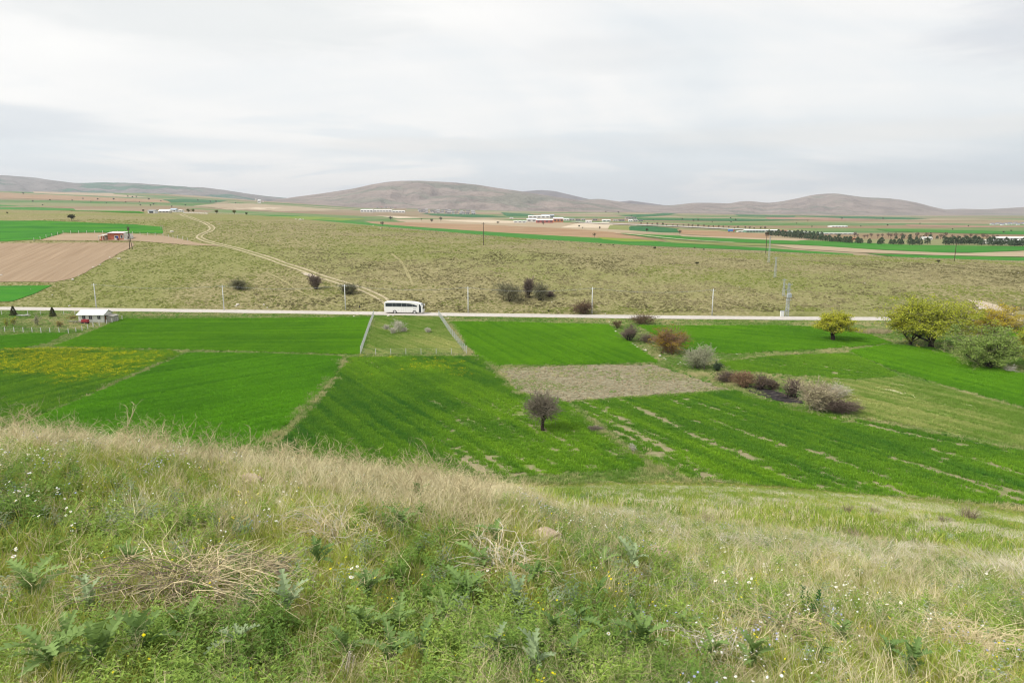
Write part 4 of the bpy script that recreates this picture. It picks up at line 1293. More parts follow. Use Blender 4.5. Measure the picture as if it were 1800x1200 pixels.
dr = MB().box(-.47, .47, -.325, -.29, .2, hc - .08).build('door', flat_mat('cabinet_door', (.68, .69, .68), .5, .3, var=.04), cb)
MB().box(.34, .40, -.345, -.32, .8, 1.0).build('handle', B_line, dr)
MB().box(-.5, .5, -.28, .28, -.1, .12).build('plinth', M_conc, cb)
# far masts that show as a faint grey line on the slope
for (u, v, vt, lab) in ((1351, 462, 416, 'slim grey lattice mast beside the wooden pole on the brow'), (1362, 488, 452, 'faint slim grey mast halfway down the slope'), (1377, 520, 490, 'slim grey mast just above the transformer mast')):
    p = P1(u, v, 200)
    m_ = empty('lattice_mast', p); tag(m_, lab, 'pylon')
    h = (v - vt) / FPX * p.y
    lattice(m_, h, .7, .3, 8, M_steel, .018)
    MB().box(-.9, .9, -.05, .05, h - .4, h - .3).build('cross_arm', M_steel, m_)
# roadside marker
p = P1(632.5, 545, 100)
mk = empty('roadside_marker', p); tag(mk, 'thin dark marker post with a small panel left of the coach', 'marker post')
MB().tube((0, 0, -.2), (0, 0, 2.2), .045, n=6).build('post', M_wood, mk)
MB().box(-.17, .17, -.09, -.05, .75, 1.5).build('panel', B_black, mk, bevel=.02)

# ------------------------------------------------------------------ fences
M_mesh = flat_mat('chain_link', (.42, .44, .44), .5, .4, var=.1)
M_post = flat_mat('fence_concrete', (.60, .60, .57), .85, .1, var=.12)
def wire_fence(name, pts, h, gap, lab, cat='fence', mesh=True, post_r=.055, wires=0, cell=.28, t0=60):
    q = P([p[0] for p in pts], [p[1] for p in pts], t0)[:, :2]
    d = np.concatenate([[0], np.cumsum(np.hypot(*np.diff(q, axis=0).T))])
    n = max(2, int(round(d[-1] / gap)))
    s = np.linspace(0, d[-1], n + 1)
    px = np.interp(s, d, q[:, 0]); py = np.interp(s, d, q[:, 1]); pz = zt(px, py)
    root = empty(name, (px[0], py[0], pz[0]))
    tag(root, lab, cat)
    o = np.array([px[0], py[0], pz[0]])
    pp = np.column_stack([px, py, pz]) - o
    post = None
    for k in range(n + 1):
        if post is None:
            post = MB().box(-post_r, post_r, -post_r, post_r, -.3, h + .08).build('post', M_post, root)
            ob = post
        else:
            ob = post.copy(); COL.objects.link(ob); ob.parent = root
        ob.location = pp[k]
    if mesh:
        for k in range(n):
            a, b = Vector(pp[k]), Vector(pp[k + 1])
            L = (b - a).length; m = max(2, int(L / cell)); up = Vector((0, 0, h))
            w = MB()
            nv = int(h / cell)
            for i in range(-nv, m):
                i0, i1 = max(i, 0), min(i + nv, m)
                w.tube(a.lerp(b, i0 / m) + up * ((i0 - i) / nv), a.lerp(b, i1 / m) + up * ((i1 - i) / nv), .0065, n=3, cap=False)
                w.tube(a.lerp(b, i0 / m) + up * (1 - (i0 - i) / nv), a.lerp(b, i1 / m) + up * (1 - (i1 - i) / nv), .0065, n=3, cap=False)
            w.build('mesh_panel', M_mesh, root)
    for j in range(wires):
        w = MB()
        z = h * (j + 1) / wires
        for k in range(n): w.tube(Vector(pp[k]) + Vector((0, 0, z)), Vector(pp[k + 1]) + Vector((0, 0, z)), .010, n=3, cap=False)
        w.build('wire', M_mesh, root)
    return root
wire_fence('chain_link_fence', [(657, 556), (634, 622)], 1.75, 3.0, 'grey chain-link fence along the left side of the rough plot', cell=.3)
wire_fence('chain_link_fence', [(771, 556), (790, 585), (820, 622)], 1.75, 3.0, 'grey chain-link fence along the right side of the rough plot', cell=.3)
wire_fence('wire_fence', [(634, 623), (820, 623)], 1.3, 3.3, 'low wire fence with thin posts along the bottom of the rough plot', mesh=False, wires=3)
wire_fence('garden_fence', [(-40, 583), (3, 583.5), (44, 584), (86, 585), (128, 586), (150, 580), (170, 574), (190, 570), (215, 563)], 1.25, 2.5, 'white-posted garden fence curving round below the white hut', mesh=False, wires=3, post_r=.075)
wire_fence('garden_fence', [(-40, 553), (0, 553), (46, 553), (90, 553), (132, 554)], 1.1, 3.6, 'thin white-posted fence along the road above the garden', mesh=False, wires=2, post_r=.06)
wire_fence('field_fence', [(60, 424), (112, 410.5), (180, 411), (236, 412.5), (290, 416), (330, 424)], 1.5, 5.0, 'sparse thin-posted fence around the red house strip', mesh=False, wires=2, post_r=.07, t0=200)
# ------------------------------------------------------------------ trees and bushes
def leaf_mat(name, bright, dark, transl=.35):
    m, nt, b = new_mat(name, .7, .15)
    p = wpos(nt)
    f = mth(nt, 'ADD', mrange(nt, noise(nt, p, .9, 3), .35, .65, 0, .6), mth(nt, 'MULTIPLY', attr_fac(nt, 'shade'), .5), True)
    c = mixc(nt, f, dark, bright)
    nt.links.new(c, b.inputs['Base Color'])
    tr = nd(nt, 'ShaderNodeBsdfTranslucent', {'Color': c})
    mx = nd(nt, 'ShaderNodeMixShader', {0: transl, 1: b.outputs[0], 2: tr.outputs[0]})
    nt.links.new(mx.outputs[0], nt.nodes['Material Output'].inputs['Surface'])
    return m
def bark_mat(name, c, var=.3):
    m, nt, b = new_mat(name, .9, .1)
    nt.links.new(ramp(nt, noise(nt, vscale(nt, wpos(nt), (4, 4, 1)), 1.5, 4), [(.3, tuple(x * (1 - var) for x in c)), (.7, tuple(x * (1 + var) for x in c))]), b.inputs['Base Color'])
    return m
K_dark = bark_mat('bark_dark', (.045, .035, .028)); K_grey = bark_mat('bark_grey', (.19, .165, .125)); K_tan = bark_mat('bark_tan', (.34, .29, .21))
K_brown = bark_mat('twig_brown', (.135, .085, .06)); K_red = bark_mat('twig_red', (.22, .135, .085)); K_plum = bark_mat('twig_plum', (.145, .11, .09)); K_pale = bark_mat('twig_pale', (.50, .47, .40))
K_char = bark_mat('twig_charred', (.035, .027, .025)); K_olive = bark_mat('twig_olive', (.20, .185, .12)); K_gg = bark_mat('twig_grey_green', (.30, .295, .21))
L_yel = leaf_mat('willow_yellow', (.58, .57, .05), (.30, .33, .03)); L_wil = leaf_mat('willow_green', (.53, .55, .06), (.25, .30, .035)); L_och = leaf_mat('willow_ochre', (0.6, 0.46, 0.05), (0.36, 0.31, 0.035))
L_grn = leaf_mat('bush_green', (.36, .46, .12), (.16, .26, .05)); L_gry = leaf_mat('bush_grey_green', (0.46, 0.48, 0.3), (0.26, 0.29, 0.17)); L_olv = leaf_mat('bush_olive', (0.27, 0.28, 0.14), (0.13, 0.14, 0.065))
L_tan = leaf_mat('bush_tan', (0.56, 0.51, 0.32), (0.35, 0.31, 0.18)); L_drk = leaf_mat('evergreen', (.10, .155, .075), (.045, .08, .04)); L_con = leaf_mat('conifer', (.12, .12, .045), (.05, .06, .025))
L_brn = leaf_mat('bush_rust', (.24, .19, .08), (.12, .10, .045)); L_org = leaf_mat('bush_orange', (.42, .30, .03), (.25, .17, .02)); L_blo = leaf_mat('blossom_pale', (.55, .52, .40), (.36, .36, .22))

def unit(v):
    n = np.linalg.norm(v)
    return v / n if n > 1e-9 else np.array([0, 0, 1.0])

def grow_plant(seed, height, width, depth=None, stems=4, trunk=0.0, trunk_r=.15, levels=3, kids=4, twig=.018, leaf=0, leaf_size=.18, droop=0.0, inner=.25, fan=.8,
               lobes=5, round_=False, clump=1, wood_n=4, up=.35, leaf_in=.30):
    """stems fill an uneven lobed crown: returns (trunk MB, twig MB, leaf verts, leaf faces, leaf shade)"""
    rs = np.random.RandomState(seed)
    depth = depth or width * .85
    tr, tw = MB(), MB()
    LV, LF, LS = [], [], []
    # crown envelope: union of lobes
    lob = []
    cz = trunk + (height - trunk) * .52
    for i in range(lobes):
        a = 6.28 * i / lobes + rs.rand() * .8
        rr = rs.uniform(.18, .52)
        lob.append((np.array([math.cos(a) * rr * width / 2, math.sin(a) * rr * depth / 2, cz + (height - trunk) * rs.uniform(-.16, .14)]),
                    np.array([width * rs.uniform(.24, .36), depth * rs.uniform(.24, .36), (height - trunk) * rs.uniform(.30, .42)])))
    lob.append((np.array([0, 0, cz]), np.array([width * .30, depth * .30, (height - trunk) * .47])))
    if round_: lob = [(np.array([0, 0, trunk * .8 + (height - trunk * .8) * .5]), np.array([width * .5, depth * .5, (height - trunk * .8) * .5]))]
    def tip():
        c, r = lob[rs.randint(len(lob))]
        d = unit(rs.randn(3)); q = rs.rand() ** .45
        p = c + d * r * q
        p[2] = max(p[2], trunk * .55 + .06 * height)
        return p
    def limb(p, q, r0, r1, n, mb, segs=3, curve=.12, out=None):
        p = np.array(p, float); q = np.array(q, float)
        L = np.linalg.norm(q - p)
        mid = (p + q) / 2 + rs.randn(3) * L * curve + np.array([0, 0, L * .10])
        prev = p; pts = [p]
        for i in range(1, segs + 1):
            t = i / segs
            x = (1 - t) ** 2 * p + 2 * t * (1 - t) * mid + t * t * q
            mb.tube(prev, x, r0 + (r1 - r0) * (i - 1) / segs, r0 + (r1 - r0) * t, n=n, cap=False)
            prev = x; pts.append(x)
        return pts
    base = np.array([0, 0, trunk])
    if trunk > 0:
        lean = rs.randn(2) * trunk * .10
        base = np.array([lean[0], lean[1], trunk])
        limb((0, 0, -.2), base, trunk_r * 1.25, trunk_r, 7, tr, 3, .05)
        tr.tube((0, 0, -.25), (0, 0, .25), trunk_r * 1.7, trunk_r * 1.2, n=7)
    mains = []
    for i in range(stems):
        c, r = lob[i % len(lob)]
        t_ = c + rs.randn(3) * r * .25
        if trunk > 0: s0 = base + rs.randn(3) * trunk_r * .3
        else: s0 = np.array([rs.randn() * width * .07, rs.randn() * depth * .07, -.1])
        rr = trunk_r * (.62 if trunk > 0 else 1.0) * rs.uniform(.7, 1.1)
        mains.append((limb(s0, t_, rr, rr * .45, 5, tr, 4, .13), rr * .45))
    n2 = stems * kids
    subs = []
    for i in range(n2):
        pts, r = mains[rs.randint(len(mains))]
        a = pts[rs.randint(1, len(pts))]
        t_ = tip()
        if np.linalg.norm(t_ - a) > width * .55: t_ = a + (t_ - a) * .6
        subs.append((limb(a, t_, r * .7, twig * 1.4, 4, tr if r > .05 else tw, 3, .16), twig * 1.4))
    n3 = n2 * kids if levels >= 3 else 0
    tips = [s for s in subs]
    for i in range(n3):
        pts, r = subs[rs.randint(len(subs))]
        a = pts[rs.randint(1, len(pts))]
        t_ = a + unit(rs.randn(3) + np.array([0, 0, up])+ unit(a - np.array([0, 0, cz * .7])) * fan) * rs.uniform(.07, .22) * max(width, height)
        t_[2] = max(t_[2], .05)
        if droop: t_[2] -= droop * rs.rand() * height * .12
        tips.append((limb(a, t_, twig, twig * .5, 3, tw, 2, .12), twig * .5))
    if leaf:
        src = tips[len(subs):] or tips
        for i in range(leaf):
            pts, r = src[rs.randint(len(src))]
            k = rs.randint(1, len(pts)); t = rs.rand()
            if i % clump == 0: c0 = pts[k - 1] * (1 - t) + pts[k] * t
            c = c0 + rs.randn(3) * leaf_size * (leaf_in * 2.5 if clump == 1 else 1.7) * np.array([1, 1, .7])
            if trunk > 0 and leaf and c[2] < height * .30 and rs.rand() < .9: continue
            if c[2] < .05: c[2] = .05 + rs.rand() * .2
            e1 = unit(rs.randn(3)) * leaf_size * rs.uniform(.5, 1.15)
            e2 = unit(np.cross(e1, rs.randn(3))) * leaf_size * rs.uniform(.25, .5)
            b0 = len(LV)
            LV += [c - e1, c + e2, c + e1, c - e2]; LS += [rs.rand()] * 4
            LF.append((b0, b0 + 1, b0 + 2, b0 + 3))
    return tr, tw, LV, LF, LS

def place_plant(name, cat, lab, u, v, wpx, hpx, bark, twigm, leafm, seed, group=None, loc=None, **kw):
    p = P1(u, v, 50) if loc is None else loc
    dist = p.y * CPI - p.z * SP
    w, h = wpx / FPX * dist, hpx / FPX * dist
    tr, tw, LV, LF, LS = grow_plant(seed, h, w, **kw)
    allv = np.array(tr.v + tw.v + LV)
    lo, hi = np.percentile(allv, 1.0, axis=0), np.percentile(allv, 99.0, axis=0)
    sc_ = np.array([w / (hi[0] - lo[0]), w / (hi[0] - lo[0]), h / max(hi[2], .1)])
    for mb in (tr, tw): mb.v = [tuple(np.array(q) * sc_) for q in mb.v]
    LV = [q * sc_ for q in LV]
    root = empty(name, p)
    tag(root, lab, cat, group)
    if tr.v: tr.build('trunk' if kw.get('trunk', 0) else 'stems', bark, root)
    if tw.v: tw.build('twigs', twigm, root)
    if LV: mesh_obj('foliage', np.array(LV), LF, leafm, root, attrs={'shade': LS})
    return root

# lone bare tree in the middle of the crop field
place_plant('bare_tree', 'tree', 'lone round bare tree in the middle of the crop fields', 954, 757, 57, 67, K_dark, K_grey, None, 11, stems=9, trunk=1.45, trunk_r=.17, kids=16, twig=.022, fan=1.0, lobes=8, up=.5, round_=True)
# willows at the right
W_ = dict(stems=6, kids=8, twig=.035, leaf_size=.20, lobes=7)
place_plant('willow_tree', 'tree', 'small rounded yellow-green willow standing alone in the wheat', 1464, 599, 58, 49, K_dark, K_olive, L_yel, 21, stems=6, trunk=1.2, trunk_r=.30, kids=8, twig=.03, leaf=15000, clump=16, leaf_size=.17, lobes=6)
place_plant('willow_tree', 'tree', 'largest spreading yellow-green willow with several dark trunks', 1637, 611, 142, 82, K_dark, K_olive, L_wil, 22, stems=9, trunk=1.0, trunk_r=.38, kids=9, twig=.035, leaf=34000, clump=16, leaf_size=.20, lobes=9, depth=11)
place_plant('willow_tree', 'tree', 'low yellow willow leaning out left of the largest willow', 1600, 608, 84, 66, K_dark, K_olive, L_yel, 23, stems=5, trunk=.8, trunk_r=.26, kids=8, twig=.03, leaf=15000, clump=16, leaf_size=.19, lobes=5)
place_plant('willow_tree', 'tree', 'ochre-topped willow right of the largest willow', 1740, 603, 102, 64, K_tan, K_tan, L_och, 24, stems=10, trunk=.5, trunk_r=.2, kids=8, twig=.035, leaf=18000, clump=16, leaf_size=.19, lobes=6)
place_plant('willow_bush', 'bush', 'large grey-green willow bush in front of the ochre willow', 1736, 645, 106, 68, K_dark, K_olive, L_grn, 25, stems=10, trunk_r=.14, kids=8, twig=.03, leaf=21000, clump=16, leaf_size=.18, lobes=8)
place_plant('willow_bush', 'bush', 'olive willow bush cut off by the right edge', 1812, 640, 56, 60, K_dark, K_olive, L_wil, 26, stems=7, trunk_r=.13, kids=7, twig=.03, leaf=8000, clump=16, leaf_size=.18, lobes=5)
# creek line bushes
place_plant('bare_bush', 'bush', 'dark olive-brown bush touching the lower edge of the road', 1130, 569, 50, 18, K_brown, K_brown, L_brn, 31, stems=12, trunk_r=.05, kids=6, twig=.022, leaf=1600, leaf_size=.13)
place_plant('bare_bush', 'bush', 'small round dark bush at the head of the ditch', 1085, 577, 17, 14, K_brown, K_brown, L_brn, 32, stems=8, trunk_r=.04, kids=5, twig=.018, leaf=700, leaf_size=.11)
place_plant('bare_bush', 'bush', 'brown leafless bush with two charred trunks at the ditch', 1106, 600, 36, 28, K_char, K_plum, None, 33, stems=10, trunk_r=.08, kids=9, twig=.02)
place_plant('bare_bush', 'bush', 'low reddish bramble beside the charred trunks', 1135, 603, 36, 17, K_red, K_plum, None, 34, stems=9, trunk_r=.03, kids=8, twig=.018)
place_plant('willow_bush', 'bush', 'red-brown fan-shaped willow bush tipped with yellow-orange', 1176, 620, 64, 44, K_red, K_red, L_org, 35, stems=18, trunk_r=.06, kids=8, twig=.022, leaf=2800, clump=16, leaf_size=.14, fan=1.3, up=.8)
place_plant('bush', 'bush', 'grey-green airy bush right of the fallow field corner', 1226, 647, 54, 38, K_grey, K_gg, L_gry, 36, stems=14, trunk_r=.05, kids=8, twig=.02, leaf=4200, leaf_size=.11, fan=1.2, up=.7)
place_plant('bush', 'bush', 'small dense dark green bush beside the grey-green one', 1261, 653, 15, 16, K_dark, K_dark, L_drk, 37, stems=8, trunk_r=.04, kids=6, twig=.02, leaf=1300, leaf_size=.12)
for k, (u, v, w, h, bk, lab) in enumerate(((1279, 671, 36, 18, K_plum, 'low maroon thicket at the left end of the scorched bush row'),
                                  (1308, 680, 40, 27, K_red, 'tallest rust-brown thicket in the scorched bush row'),
                                  (1338, 684, 32, 26, K_char, 'blackened bush above the burnt ground'),
                                  (1358, 684, 20, 16, K_plum, 'thin small bush behind the burnt ground'),
                                  (1393, 699, 36, 34, K_char, 'upright plum-black bush at the right of the burnt ground'))):
    place_plant('scorched_bush', 'bush', lab, u, v, w, h, bk, (K_plum, K_red, K_plum, K_plum, K_plum)[k], L_brn, 40 + k, stems=12, trunk_r=.04, kids=8, twig=.02, leaf=(500, 700, 300, 300, 0)[k], leaf_size=.11, up=.9)
place_plant('bush', 'bush', 'large grey-tan bush right of the burnt ground', 1437, 722, 66, 52, K_grey, K_tan, L_tan, 46, stems=16, trunk_r=.05, kids=9, twig=.018, leaf=5200, leaf_size=.10, up=.7)
place_plant('bush', 'bush', 'low purple-brown bush at the right foot of the grey-tan bush', 1476, 727, 58, 26, K_plum, K_plum, None, 47, stems=14, trunk_r=.03, kids=10, twig=.017)
place_plant('bush', 'bush', 'feathery tan bush behind the grey-tan bush', 1468, 700, 44, 26, K_tan, K_pale, L_tan, 48, stems=12, trunk_r=.03, kids=8, twig=.015, leaf=1600, leaf_size=.09)
# hillside bushes
for k, (u, v, w, h, lab, lf, kw) in enumerate(((419, 508, 32, 17, 'round dark bush left on the steppe hill between two poles', L_olv, {}),
                                  (555, 508, 26, 26, 'spiky dark bush below the bend of the dirt track', None, dict(up=1.2)),
                                  (612, 516, 34, 18, 'low dark bush behind the third concrete pole', L_olv, {}),
                                  (895, 529, 50, 32, 'broad grey-olive bush, left one of the hillside clump', L_olv, {}),
                                  (928, 523, 22, 34, 'tall dark bare bush in the middle of the hillside clump', None, dict(up=1.1)),
                                  (951, 527, 26, 30, 'grey-olive bush, right one of the hillside clump', L_olv, {}),
                                  (966, 521, 16, 9, 'small grey twig heap right of the hillside clump', None, {}))):
    place_plant('hillside_bush', 'bush', lab, u, v, w, h, K_dark, K_plum if lf is None else K_olive, lf, 60 + k, stems=12, trunk_r=.07, kids=8, twig=.03, leaf=(2400 if w > 30 else 1300) if lf else 0, leaf_size=.16, **kw)
place_plant('bare_bush', 'bush', 'wide low brown bush by the road on the hill side', 1024, 551, 38, 22, K_brown, K_brown, L_brn, 70, stems=14, trunk_r=.05, kids=8, twig=.025, leaf=1100, leaf_size=.13)
# pale dry shrubs inside the fenced plot
for k, (u, v, w, h, lab) in enumerate(((700, 584, 26, 22, 'largest pale dry shrub inside the fenced plot'), (692, 587, 16, 13, 'pale dry shrub at the foot of the largest one in the plot'),
                                       (680, 580, 14, 10, 'small pale shrub left of the largest one in the plot'), (711, 584, 13, 9, 'small pale shrub right of the largest one in the plot'),
                                       (752, 585, 11, 9, 'separate small pale shrub in the right half of the plot'))):
    place_plant('dry_shrub', 'bush', lab, u, v, w, h, K_pale, K_pale, L_blo, 80 + k, stems=9, trunk_r=.02, kids=7, twig=.013, leaf=260, leaf_size=.06, up=.9)
# garden plants beside the white hut
def conifer(u, v, wpx, hpx, lab, seed, name='conifer_tree', group=None, mat_=None, tiers=11):
    p = P1(u, v, 50); d = p.y * CPI - p.z * SP
    w, h = wpx / FPX * d, hpx / FPX * d
    root = empty(name, p); tag(root, lab, 'tree', group)
    MB().tube((0, 0, -.1), (0, 0, h * .9), .12, .03, n=6).build('trunk', K_dark, root)
    rs = np.random.RandomState(seed); V, F, S = [], [], []
    for i in range(1500):
        t = rs.rand() ** 1.3; rr = w / 2 * (1 - t) ** .8 * rs.uniform(.35, 1.05) + .03; a = rs.rand() * 6.28
        c = np.array([math.cos(a) * rr, math.sin(a) * rr, .08 * h + t * h * .92]); o = np.array([math.cos(a), math.sin(a), rs.uniform(.1, .9)])
        s_ = unit(np.cross(o, rs.randn(3))); k = .16 * rs.uniform(.6, 1.2)
        b0 = len(V); V += [c - s_ * k * .5, c + o * k * 1.2, c + s_ * k * .5]; F.append((b0, b0 + 1, b0 + 2)); S += [rs.rand()] * 3
    mesh_obj('crown', np.array(V), F, mat_ or L_con, root, attrs={'shade': S})
    return root
conifer(24, 555, 11, 17, 'left dark conical conifer in the garden at the left edge', 91)
conifer(93, 557, 11, 17, 'right dark conical conifer in the garden, nearer the white hut', 92)
for k, (u, v, w, h, lm, lab) in enumerate(((12, 574, 12, 15, L_yel, 'small yellow-green sapling at the far left of the garden'), (24, 571, 12, 14, L_wil, 'small olive sapling under the left garden conifer'),
                                       (65, 572, 14, 21, L_blo, 'thin pale blossoming sapling between the garden conifers'), (106, 575, 13, 11, L_org, 'low yellow-brown shrub left of the board heap'),
                                       (128, 561, 16, 7, L_org, 'flat orange-brown shrub against the white hut'))):
    place_plant('garden_shrub', 'shrub', lab, u, v, w, h, K_grey, K_olive, lm, 95 + k, stems=5, trunk_r=.035, kids=5, twig=.015, leaf=420, leaf_size=.09)
# weeds at the edges
place_plant('dry_shrub', 'bush', 'flat grey twig heap on the path right of the lone tree', 1047, 757, 26, 9, K_grey, K_grey, None, 110, stems=10, trunk_r=.015, kids=9, twig=.012)
place_plant('dry_shrub', 'bush', 'thin pale upright weed on the path below the lone tree', 1112, 795, 12, 17, K_pale, K_pale, None, 111, stems=7, trunk_r=.012, kids=5, twig=.009, up=1.2)
place_plant('dry_shrub', 'bush', 'whitish straggling branch at the foot of the grey-green willow bush', 1776, 653, 22, 12, K_pale, K_pale, None, 112, stems=7, trunk_r=.02, kids=6, twig=.013)
# reed bed between the willows
RB = blades('reed_bed', 900, 4.2, (1.0, 1.9), .07, M_ := leaf_mat('dry_reed', (.56, .47, .31), (.40, .33, .20), .2), 115, .12, .2, 2)
COL.objects.link(RB); pr = P1(1535, 585, 50); RB.location = pr; RB.scale = (1.15, .55, .8)
tag(RB, 'pale dry reed bed left of the large willow', kind='stuff')
# burnt ground
M_burn = ground_mat('burnt_earth', [(.3, (.012, .011, .012)), (.55, (.045, .04, .04)), (.75, (.13, .11, .10))], 1.2)
sheet('burnt_ground', pix_poly([(1300, 676), (1335, 680), (1370, 690), (1405, 699), (1412, 709), (1385, 709), (1350, 701), (1318, 689)]), .07, 1.2, M_burn, .3, seed=120, label='blackened burnt ground among the scorched bushes')
# ------------------------------------------------------------------ far trees and buildings on the plain
def far_tree_mesh(kind, seed):
    rs = np.random.RandomState(seed)
    if kind == 'conifer':
        V, F, S = [], [], []
        for i in range(260):
            t = rs.rand() ** 1.1; rr = .36 * (1 - t ** 2.6) ** .75 * rs.uniform(.4, 1.05) + .02; a = rs.rand() * 6.28
            c = np.array([math.cos(a) * rr, math.sin(a) * rr, .10 + t * .88]); o = unit(rs.randn(3)); s_ = unit(np.cross(o, rs.randn(3))); k = .085
            b0 = len(V); V += [c - s_ * k, c + o * k * 1.3, c + s_ * k]; F.append((b0, b0 + 1, b0 + 2)); S += [rs.rand()] * 3
        return np.array(V), F, S
    V, F, S = [], [], []
    for i in range(240):
        d = unit(rs.randn(3)); c = d * np.array([.42, .42, .30]) * rs.rand() ** .4 * (1 + .25 * math.sin(5 * d[0] + seed)) + np.array([0, 0, .66])
        o = unit(rs.randn(3)); s_ = unit(np.cross(o, rs.randn(3))); k = .075 if kind == 'leafy' else .05
        b0 = len(V); V += [c - s_ * k, c + o * k * 1.3, c + s_ * k]; F.append((b0, b0 + 1, b0 + 2)); S += [rs.rand()] * 3
    return np.array(V), F, S
L_fbr = leaf_mat('far_bare_crown', (.22, .15, .11), (.12, .085, .065)); L_fol = leaf_mat('far_olive_crown', (.16, .16, .03), (.07, .075, .018)); L_fdk = leaf_mat('far_dark_crown', (.075, .08, .035), (.03, .035, .018))
FT_M = {}
def far_tree(name, kind, mt, u, v, hpx, lab, group=None, aspect=1.0, far=True, seed=0):
    key = (kind, mt.name, seed % 3)
    if key not in FT_M:
        V, F, S = far_tree_mesh(kind, 7 + seed % 3)
        o = mesh_obj('crown', V, F, mt, link=False, attrs={'shade': S})
        tm = MB().tube((0, 0, -.12), (0, 0, .5), .035, .02, n=5)
        for k in range(4):
            a = k * 1.6 + seed; tm.tube((0, 0, .28), (.24 * math.cos(a), .24 * math.sin(a), .6), .016, .008, n=3, cap=False)
        t = tm.build('trunk', K_dark); COL.objects.unlink(t)
        FT_M[key] = (o.data, t.data)
    p = Vector(P_far(u, v)[0]) if far else P1(u, v, 200)
    h = hpx / FPX * p.y
    r = empty(name, p + Vector((0, 0, .3 if far else 0)), (seed * 1.7) % 6.28)
    r.scale = (h * aspect, h * aspect, h)
    tag(r, lab, 'tree', group)
    for nm, me in zip(('crown', 'trunk'), FT_M[key]):
        c = bpy.data.objects.new(nm, me); COL.objects.link(c); c.parent = r
    return r
rs = np.random.RandomState(9)
base_u = [1350, 1400, 1450, 1500, 1550, 1600, 1650, 1700, 1750, 1800]; base_v = [414.5, 418.5, 424, 428.5, 430, 430.5, 430, 430, 431.5, 434]
spots = [(u, 10) for u in np.arange(1353, 1498, 5.2)] + [(u, 10.5) for u in (1508, 1513, 1528, 1545, 1549, 1565, 1570, 1581, 1585, 1598, 1604, 1610, 1618, 1630)] + \
        [(u, 13) for u in (1662, 1668, 1675, 1684, 1690, 1697, 1704, 1711, 1718, 1726, 1738, 1745, 1752, 1758, 1768, 1776, 1783, 1790, 1797, 1806)]
for k, (u, h) in enumerate(spots):
    far_tree('conifer_tree', 'conifer', L_drk, u + rs.uniform(-1.5, 1.5), float(np.interp(u, base_u, base_v)) + rs.uniform(-.8, .5), h * rs.uniform(.8, 1.2), 'dark green conifer in the windbreak row behind the wide green field', 'conifers of the windbreak', 1.15, seed=k)
for k, (u, v) in enumerate([(u, np.interp(u, [1385, 1450], [411.5, 415.5])) for u in np.arange(1388, 1446, 7)] + [(u, 420.5) for u in np.arange(1575, 1660, 12)]):
    far_tree('conifer_tree', 'conifer', L_drk, u, v, 7 * rs.uniform(.8, 1.2), 'dark conifer of the short second row behind the windbreak', 'conifers of the second row', 1.15, seed=k + 3)
far_tree('round_tree', 'leafy', L_drk, 1474, 419.5, 9, 'single round dark tree standing before the orange wall', aspect=1.0)
for k, u in enumerate(list(np.arange(1500, 1640, 8.5)) + list(np.arange(1655, 1765, 10))):
    far_tree('leafless_tree', 'bare', L_fbr, u + rs.uniform(-3, 3), np.interp(u, [1500, 1780], [418, 421]) + rs.uniform(-1.5, 1.5), 8.5 * rs.uniform(.7, 1.25), 'reddish-brown leafless tree behind the conifer windbreak', 'leafless trees behind the windbreak', seed=k)
for k, u in enumerate(np.arange(1128, 1345, 9.0)):
    far_tree('roadside_tree', 'bare', L_fdk if k % 3 else L_fbr, u + rs.uniform(-2, 2), np.interp(u, [1060, 1250, 1345], [393.5, 401.0, 404.5]) + rs.uniform(-.6, .6), 5.5 * rs.uniform(.7, 1.2), 'small dark tree along the far highway', 'trees along the far highway', .9, seed=k)
# single trees among the far fields
for k, (u, v, h, asp, lab) in enumerate(((672, 397.5, 8, 1.2, 'dark wide-topped tree at the edge of the green strip and brown field'), (687, 387.5, 7, 1.1, 'dark tree on the pale strip left of the brown field'),
        (741, 388, 4, 1.0, 'smallest tree in the olive patch of the brown field'), (759, 391, 6, 1.1, 'lower of the two dark trees left of the factory'), (775, 389.5, 8, 1.0, 'upper larger dark tree left of the factory'),
        (875, 393.5, 4, 1.6, 'flat dark bush in front of the factory yard'), (955, 395.5, 5, 1.2, 'dark green tree before the red factory hall'), (1018, 400, 4, 1.2, 'left dark bush on the pale patch right of the factory'),
        (1024, 402, 3, 1.5, 'low bush just below the one on the pale patch'), (1054, 403, 4.5, 1.0, 'small tree right of the pale patch'), (1044.5, 418, 8.5, .9, 'dark tree standing on the edge of the long green strip'),
        (1137, 408, 6, 1.1, 'dark tree on the dark green rectangle'), (1195, 412.5, 8, 1.0, 'dark tree at the right corner of the dark green rectangle'))):
    far_tree('field_tree', 'leafy' if k % 2 else 'bare', L_fdk, u, v, h, lab, aspect=asp, seed=k)
for k, (u, v, h, asp, mt, lab) in enumerate(((126.5, 388.5, 12, 1.35, L_fdk, 'umbrella-shaped dark tree on the steppe above the long green strip'), (331.5, 374, 6.5, 1.15, L_fol, 'left of the two joined olive trees right of the ridge farm'),
        (339.5, 374, 6.5, 1.15, L_fol, 'right of the two joined olive trees right of the ridge farm'), (381, 376, 7, 1.2, L_fol, 'olive tree on the ridge in line with the track bend'), (412, 377, 8, 1.0, L_fol, 'olive tree farther along the ridge to the right'),
        (433, 379, 6, .8, L_fdk, 'small dark shrub at the right end of the ridge wall'), (252, 373, 5, 1.0, L_fdk, 'small dark tree left of the white ridge shed'), (276, 373, 4.5, .9, L_fol, 'small tree right of the white ridge shed'),
        (13, 376.5, 4, 1.0, L_fdk, 'tiny dark tree at the left edge of the ridge steppe'))):
    p = P1(u, v, 200)
    far_tree('ridge_tree', 'leafy', mt, u, v, h, lab, aspect=asp, far=False, seed=k)
